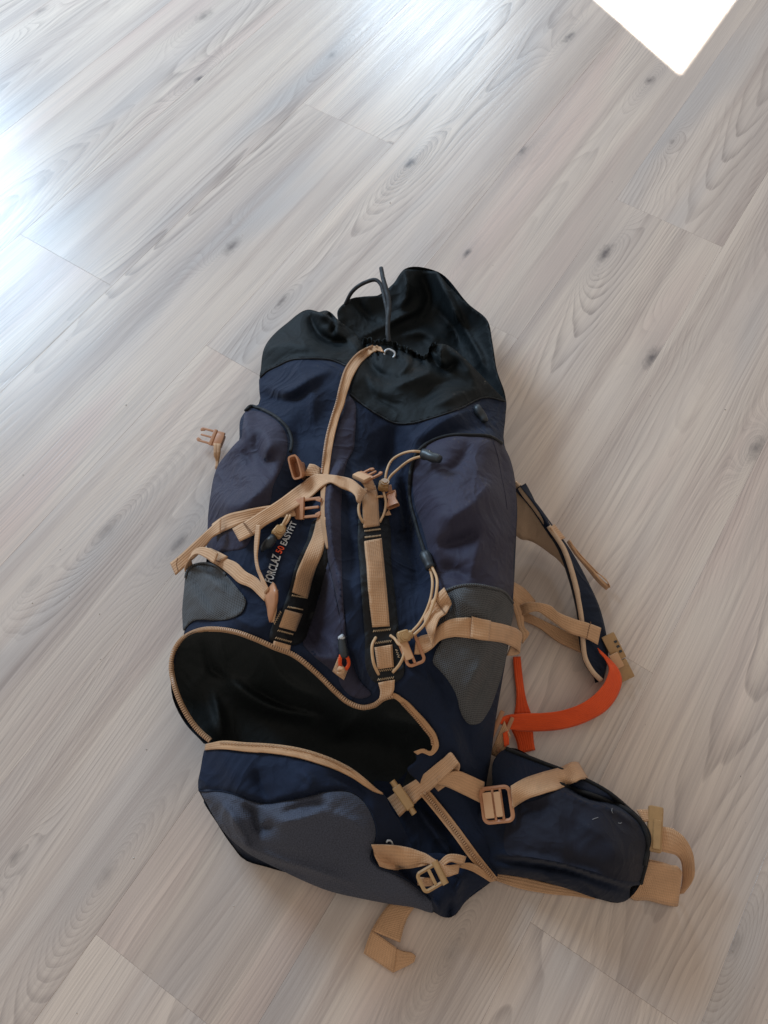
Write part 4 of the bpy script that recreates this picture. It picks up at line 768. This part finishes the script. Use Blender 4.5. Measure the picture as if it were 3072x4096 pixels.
ribbon('thin_strap', [((782,920),(808,922),(.018,.026)),((768,1050),(795,1050),(.016,.024)),((768,1150),(784,1150),(.010,.020)),((780,1240),(796,1240),(.008,.020)),((810,1320),(830,1320),(.010,.020)),((845,1430),(870,1400),(.012,.018))], 'B', H1, M['tan'], pack)
ribbon('twisted_buckle', [((870,1390),(905,1340),.014),((848,1450),(918,1390),(.010,.026)),((862,1540),(925,1480),(.010,.024)),((868,1590),(915,1550),(.008,.016)),((880,1640),(900,1630),.006)], 'B', H1, M['buckle'], pack, thick=.004)
ribbon('strap_anchor', [((905,1400),(945,1400),.016),((895,1470),(940,1450),.016),((905,1560),(935,1550),.008),((890,1640),(915,1640),.004)], 'B', H1, M['tan'], pack)

# ---- buckles
def side_release_male(mw, parent, k=1.0):
    bm = bmesh.new(); bbox(bm, (-.012*k, 0, 0), (.018*k, .028*k, .005*k), .0016); bbox(bm, (-.0035*k, 0, .002*k), (.006*k, .030*k, .004*k), .0012)
    for s_ in (-1, 1):
        bbox(bm, (.010*k, s_*.0115*k, 0), (.026*k, .0036*k, .004*k), .001); bbox(bm, (.021*k, s_*.0098*k, 0), (.008*k, .0055*k, .004*k), .0012, rotz=-s_*.35)
    bbox(bm, (.008*k, 0, 0), (.026*k, .0034*k, .0034*k), .001)
    return bobj('buckle_prong', bm, mw, M['buckle'], parent)
def side_release_female(mw, parent, k=1.0):
    bm = bmesh.new(); n = 16; prof = []
    # flat tube with waist: open mouth at +x
    rows = [(-.020, .013, .0035), (-.014, .0125, .004), (-.006, .0105, .0045), (.002, .0115, .006), (.012, .015, .0068), (.020, .0165, .007)]
    loops = []
    for (x, hw, hh) in rows:
        lp = []
        for q in range(n):
            a = 2*math.pi*q/n; ca, sa = math.cos(a), math.sin(a); e = .45
            lp.append(bm.verts.new((x*k, hw*k*math.copysign(abs(ca)**e, ca), hh*k*math.copysign(abs(sa)**e, sa))))
        loops.append(lp)
    inner = []
    for (x, hw, hh) in ((.020, .0143, .005), (.004, .010, .0042)):
        lp = []
        for q in range(n):
            a = 2*math.pi*q/n; ca, sa = math.cos(a), math.sin(a); e = .45
            lp.append(bm.verts.new((x*k, hw*k*math.copysign(abs(ca)**e, ca), hh*k*math.copysign(abs(sa)**e, sa))))
        inner.append(lp)
    seq = loops+inner
    for A_, B_ in zip(seq[:-1], seq[1:]):
        for q in range(n): bm.faces.new((A_[q], A_[(q+1) % n], B_[(q+1) % n], B_[q]))
    bm.faces.new(loops[0][::-1]); bm.faces.new(inner[-1])
    bbox(bm, (-.026*k, 0, 0), (.006*k, .026*k, .004*k), .0015)
    for s_ in (-1, 1): bbox(bm, (-.022*k, s_*.0115*k, 0), (.012*k, .003*k, .004*k), .001)
    return bobj('buckle_socket', bm, mw, M['buckle'], parent)
mw, _ = frame('B', (1105,512), (1050,486), .012, .034, H=H1, face=.6, tilt=8); side_release_female(mw, pack, .98)
ribbon('buckle_webbing', [((1175,470),(1130,560),.012),((1215,475),(1190,560),.010),((1262,505),(1250,560),.004)], 'B', H1, M['tan'], pack)
mw, _ = frame('B', (1145,800), (1230,790), .012, H=H1, face=.5); mp = side_release_male(mw, pack, .95)
bm = bmesh.new(); bbox(bm, (-.022, 0, .003), (.009, .022, .006), .0025); bobj('webbing_wrap', bm, mw, M['tan'], mp)
mw, _ = frame('C', (450,335), (520,300), .024, .028, H=H1, face=.3, tilt=-30); mp = side_release_male(mw, pack, .75)
bm = bmesh.new(); bbox(bm, (-.012, 0, .002), (.013, .021, .006), .0028); bobj('webbing_wrap', bm, mw, M['tan'], mp)
ribbon('buckle_webbing', [((395,360),(465,345),.022),((430,400),(490,380),.020),((440,440),(500,430),.012)], 'C', H1, M['tan'], pack)
mw, _ = frame('C', (612,500), (622,570), .012, H=H1, face=.35, tilt=25); side_release_female(mw, pack, .52)
ribbon('buckle_webbing', [((575,400),(605,395),.008),((585,450),(612,440),.008)], 'C', H1, M['buckle'], pack)
ribbon('buckle_webbing', [((566,590),(590,560),.004),((570,600),(605,595),.004)], 'C', H1, M['tan'], pack)
# loose buckle lying on the floor at the left
mw, _ = frame('B', (455,275), (365,250), .018, .016, face=.5); mp = side_release_male(mw, pack, .85)
bm = bmesh.new(); bbox(bm, (-.013, .002, -.001), (.013, .021, .009), .0038); bobj('webbing_wrap', bm, mw, M['buckle'], mp)
ribbon('buckle_webbing', [((468,318),(520,322),.024),((470,365),(518,368),.022),((470,410),(515,412),.018),((482,440),(505,445),.012),((480,500),(500,500),.012)], 'B', FLAT, M['tan'], pack, thick=.004)

# ---- elastic cords and cord locks
def cord_lock(reg, c, d, z, H, tip=None):
    mw, _ = frame(reg, c, d, z, H=H, face=.6); bm = bmesh.new()
    cyl(bm, (-.008, 0, 0), (.0075, 0, 0), .0052, .0048, 16); bbox(bm, (-.002, 0, 0), (.0135, .0135, .010), .004, 3); cyl(bm, (-.002, -.001, .004), (-.002, -.001, .0085), .0058, .0056, 20); cyl(bm, (-.002, -.001, .0085), (-.002, -.001, .0098), .0040, .0036, 20)
    o = bobj('cord_lock', bm, mw, M['buckle2'], pack); return o
cr = .0017
def cord(reg, pts, H=None, r=cr, m='cord', name='elastic_cord'): return tube(name, reg, pts, H or H1, r, M[m], pack, 8)
cord('C', [(825,183,.022),(750,174,.024),(680,190,.026),(605,240,.026),(577,300,.022),(566,360,.016)])
cord('C', [(825,203,.022),(745,226,.024),(655,290,.024),(595,350,.018),(575,395,.014)])
tube('cord_tip', 'C', [(815,195,.020),(845,198,.020),(862,208,.021),(880,216,.020),(900,218,.019),(930,230,.018)], H1, [.0072,.0074,.0062,.0066,.0060,.0050], M['rubber'], pack, 8)
cord_lock('C', (556,398), (566,340), .014, H1)
cord('C', [(555,445,.010),(568,500,.008),(560,580,.006),(530,645,.003)]); cord('C', [(550,476,.006),(520,476,.006),(505,486,.003)]); cord('C', [(400,500,.010),(389,545,.008),(395,600,.006),(418,648,.003)])
tube('cord_tip', 'C', [(828,855,.012),(840,885,.013),(852,912,.013),(868,950,.012)], H1, [.0068,.0072,.0060,.0064], M['rubber'], pack, 8)
cord('C', [(860,945,.012),(878,1020,.014),(872,1130,.016),(840,1230,.018),(790,1320,.018),(740,1375,.014)])
cord('C', [(875,940,.012),(908,1020,.016),(905,1110,.018),(870,1230,.022),(820,1330,.020),(750,1398,.014)])
cord_lock('C', (698,1400), (745,1385), .016, H1)
cord('C', [(598,1396,.004),(630,1420,.008),(655,1455,.012),(690,1470,.012)]); cord('C', [(690,1465,.012),(690,1520,.010),(660,1590,.008),(615,1642,.003)]); cord('C', [(503,1410,.003),(482,1450,.008),(480,1530,.009),(495,1600,.008),(522,1655,.003)])
cord('B', [(1035,850,.014),(1010,900,.012),(985,930,.010)]); cord('B', [(1015,850,.014),(985,905,.012),(965,940,.010)])
cord_lock('B', (955,965), (985,930), .010, H1)
tube('cord_tip', 'B', [(910,1010,.008),(895,1035,.009),(870,1060,.008),(840,1085,.006),(825,1115,.004)], H1, [.0050,.0062,.0064,.0045,.0018], M['rubber'], pack, 8)
tube('cord_tip', 'A', [(1285,800,.010),(1300,830,.010),(1315,850,.009),(1328,875,.006)], H1, [.0050,.0066,.0060,.0048], M['rubber'], pack, 8)
# drawcord of the collar
tube('drawcord', 'A', [(615,275,.060),(650,212,.085),(715,166,.100),(775,155,.105),(798,180,.105),(806,210,.105)], FLAT, .0030, M['blackcord'], pack)
tube('drawcord', 'A', [(797,92,.115),(806,140,.118),(820,190,.118),(835,250,.116),(838,300,.115),(832,360,.112),(832,430,.108),(838,470,.104)], FLAT, [.0032,.0036,.0036,.0034], M['blackcord'], pack)
tube('drawcord', 'A', [(806,205,.108),(818,262,.112),(828,310,.112),(830,380,.110),(828,440,.106)], FLAT, .0030, M['blackcord'], pack)
mw, _ = frame('A', (840,530), (870,545), .003, H=H1, face=.6); bm = bmesh.new(); ring(bm, .016, .012, .0058, .0014); bobj('eyelet', bm, mw, M['metal'], pack)

# ---- straps at the open bottom
ribbon('bottom_strap', [((1125,940),(1182,1030),.012),((1180,900),(1232,982),.018),((1290,830),(1342,892),.040),((1390,750),(1440,800),.055),((1430,722),(1468,775),.060),((1445,745),(1470,790),.050),((1400,810),(1440,850),.040),((1330,860),(1370,905),.030)], 'D', HS, M['tan'], pack)
ribbon('bottom_strap', [((1240,822),(1250,790),.030),((1262,790),(1290,745),.034),((1300,760),(1320,775),.040)], 'D', HS, M['tan'], pack)
ribbon('bottom_strap', [((1238,830),(1262,850),.034),((1255,795),(1275,815),.034)], 'D', HS, M['tan'], pack)
mw, _ = frame('D', (1200,935), (1245,1002), .032, .028, H=HS, face=.5); bm = bmesh.new(); cyl(bm, (-.022, 0, 0), (.022, 0, 0), .0036, .0036, 14); bbox(bm, (0, 0, .0005), (.030, .011, .007), .003, 3); bobj('strap_bar', bm, mw, M['buckle2'], pack)
ribbon('bottom_strap', [((1050,1166),(1088,1252),(.014,.008)),((1140,1162),(1140,1268),(.016,.008)),((1220,1172),(1225,1270),(.016,.009)),((1300,1202),(1300,1250),(.016,.010)),((1350,1228),(1345,1262),.018),((1400,1255),(1395,1312),.016),((1470,1250),(1462,1295),.010)], 'D', H3, M['tan'], pack)
ribbon('bottom_strap', [((1085,1245),(1092,1262),.006),((1140,1250),(1145,1274),.005),((1210,1255),(1220,1274),.006),((1300,1230),(1320,1255),.010)], 'D', H3, M['tan'], pack)
ribbon('bottom_strap', [((1370,1240),(1392,1262),.016),((1410,1206),(1428,1240),.018),((1460,1205),(1465,1250),.014),((1500,1216),(1490,1250),.010)], 'D', H3, M['tan'], pack)
mw, _ = frame('D', (1330,1318), (1378,1290), .018, H=H3, face=.5); bm = bmesh.new(); ring(bm, .024, .020, .004, .0024); bbox(bm, (.002, 0, 0), (.004, .018, .004), .0015); bk = bobj('ladder_lock_buckle', bm, mw, M['buckle2'], pack)
bm = bmesh.new(); cyl(bm, (.012, -.013, .002), (.012, .013, .002), .0038, .0038, 14); bobj('buckle_bar', bm, mw, M['buckle2'], bk)
ribbon('bottom_strap', [((1265,1318),(1268,1352),.012),((1300,1318),(1300,1358),.014),((1345,1318),(1340,1355),.014)], 'D', H3, M['tan'], pack)
tube('white_hook', 'D', [(1120,1150,.006),(1126,1140,.007),(1142,1142,.007),(1150,1160,.005)], H3, .0011, M['white'], pack, 6)
tube('white_hook', 'D', [(1368,1345,.006),(1378,1348,.007),(1388,1340,.006)], H3, .0011, M['white'], pack, 6)
tube('drain_eyelet', 'F', [(412,612,.010),(420,602,.011),(430,604,.010)], H3, .0016, M['rubber'], pack, 6)
# webbing end lying on the floor below the pack
ribbon('floor_strap', [((175,790),(290,800),.006),((150,820),(262,840),.006),((120,865),(240,890),.008),((95,908),(222,962),.012)], 'F', FLAT, M['tan'], pack)
ribbon('floor_strap', [((95,908),(206,988),.0125),((75,960),(200,1040),.010),((60,1010),(192,1097),.004)], 'F', FLAT, M['tan'], pack)
ribbon('floor_strap', [((206,990),(190,1097),(.012,.004)),((240,1002),(225,1080),(.006,.004)),((275,1008),(262,1062),(.004,.004)),((291,1022),(285,1048),.004)], 'F', FLAT, M['tan'], pack)

# ---- embroidered lettering on the left front panel
def lettering(txt, q0, q1, material):
    cu = bpy.data.curves.new('t', 'FONT'); cu.body = txt; cu.size = 1.0; cu.offset = 0.02; cu.resolution_u = 4; cu.space_character = 1.06
    to = bpy.data.objects.new('t', cu); COL.objects.link(to); dg = bpy.context.evaluated_depsgraph_get(); me = bpy.data.meshes.new_from_object(to.evaluated_get(dg))
    V = np.array([v.co[:] for v in me.vertices]); F = [tuple(p.vertices) for p in me.polygons]; bpy.data.objects.remove(to)
    lo, hi = V.min(0), V.max(0); t = (V[:, 0]-lo[0])/(hi[0]-lo[0]); h = (V[:, 1]-lo[1])/(hi[1]-lo[1])
    b0, t0 = [np.array(S('B', [x])[0]) for x in q0]; b1, t1 = [np.array(S('B', [x])[0]) for x in q1]
    P = (b0[None]*(1-t)[:, None]+b1[None]*t[:, None])*(1-h)[:, None]+(t0[None]*(1-t)[:, None]+t1[None]*t[:, None])*h[:, None]
    zz = H1(P[:, 0], P[:, 1])+.0028; n = len(P); W_ = unp(P[:, 0], P[:, 1], zz); W2 = unp(P[:, 0], P[:, 1], zz-.002); ed = {}
    f0 = F[0]; nn = np.cross(W_[f0[1]]-W_[f0[0]], W_[f0[2]]-W_[f0[0]])
    if nn[2] < 0: F = [f[::-1] for f in F]
    for f in F:
        for i in range(len(f)): ed[(f[i], f[(i+1) % len(f)])] = 1
    F2 = F+[(b, a, a+n, b+n) for (a, b) in ed if (b, a) not in ed]
    return link('lettering', [tuple(x) for x in W_]+[tuple(x) for x in W2], F2, material, pack, smooth=False)
lettering('FORCLAZ', ((903,1352), (842,1332)), ((966,1152), (905,1132)), M['white'])
lettering('50', ((968,1136), (922,1118)), ((996,1088), (948,1070)), M['redthread'])
lettering('EASYFIT', ((1003,1076), (957,1058)), ((1086,905), (1040,890)), M['white'])
for o in bpy.data.objects:
    nm = o.name.split('.')[0]
    if nm == 'orange_strap': o['label'] = 'bright orange webbing beside the shoulder strap'
    if nm == 'mesh_pocket': o['label'] = 'grey mesh pocket low on the side'
    if nm == 'base_panel': o['label'] = 'coarse slate grey panel at the bottom end'
    if nm == 'collar': o['label'] = 'black green nylon collar gathered by a drawcord'
    if '_o' in o.keys(): del o['_o']
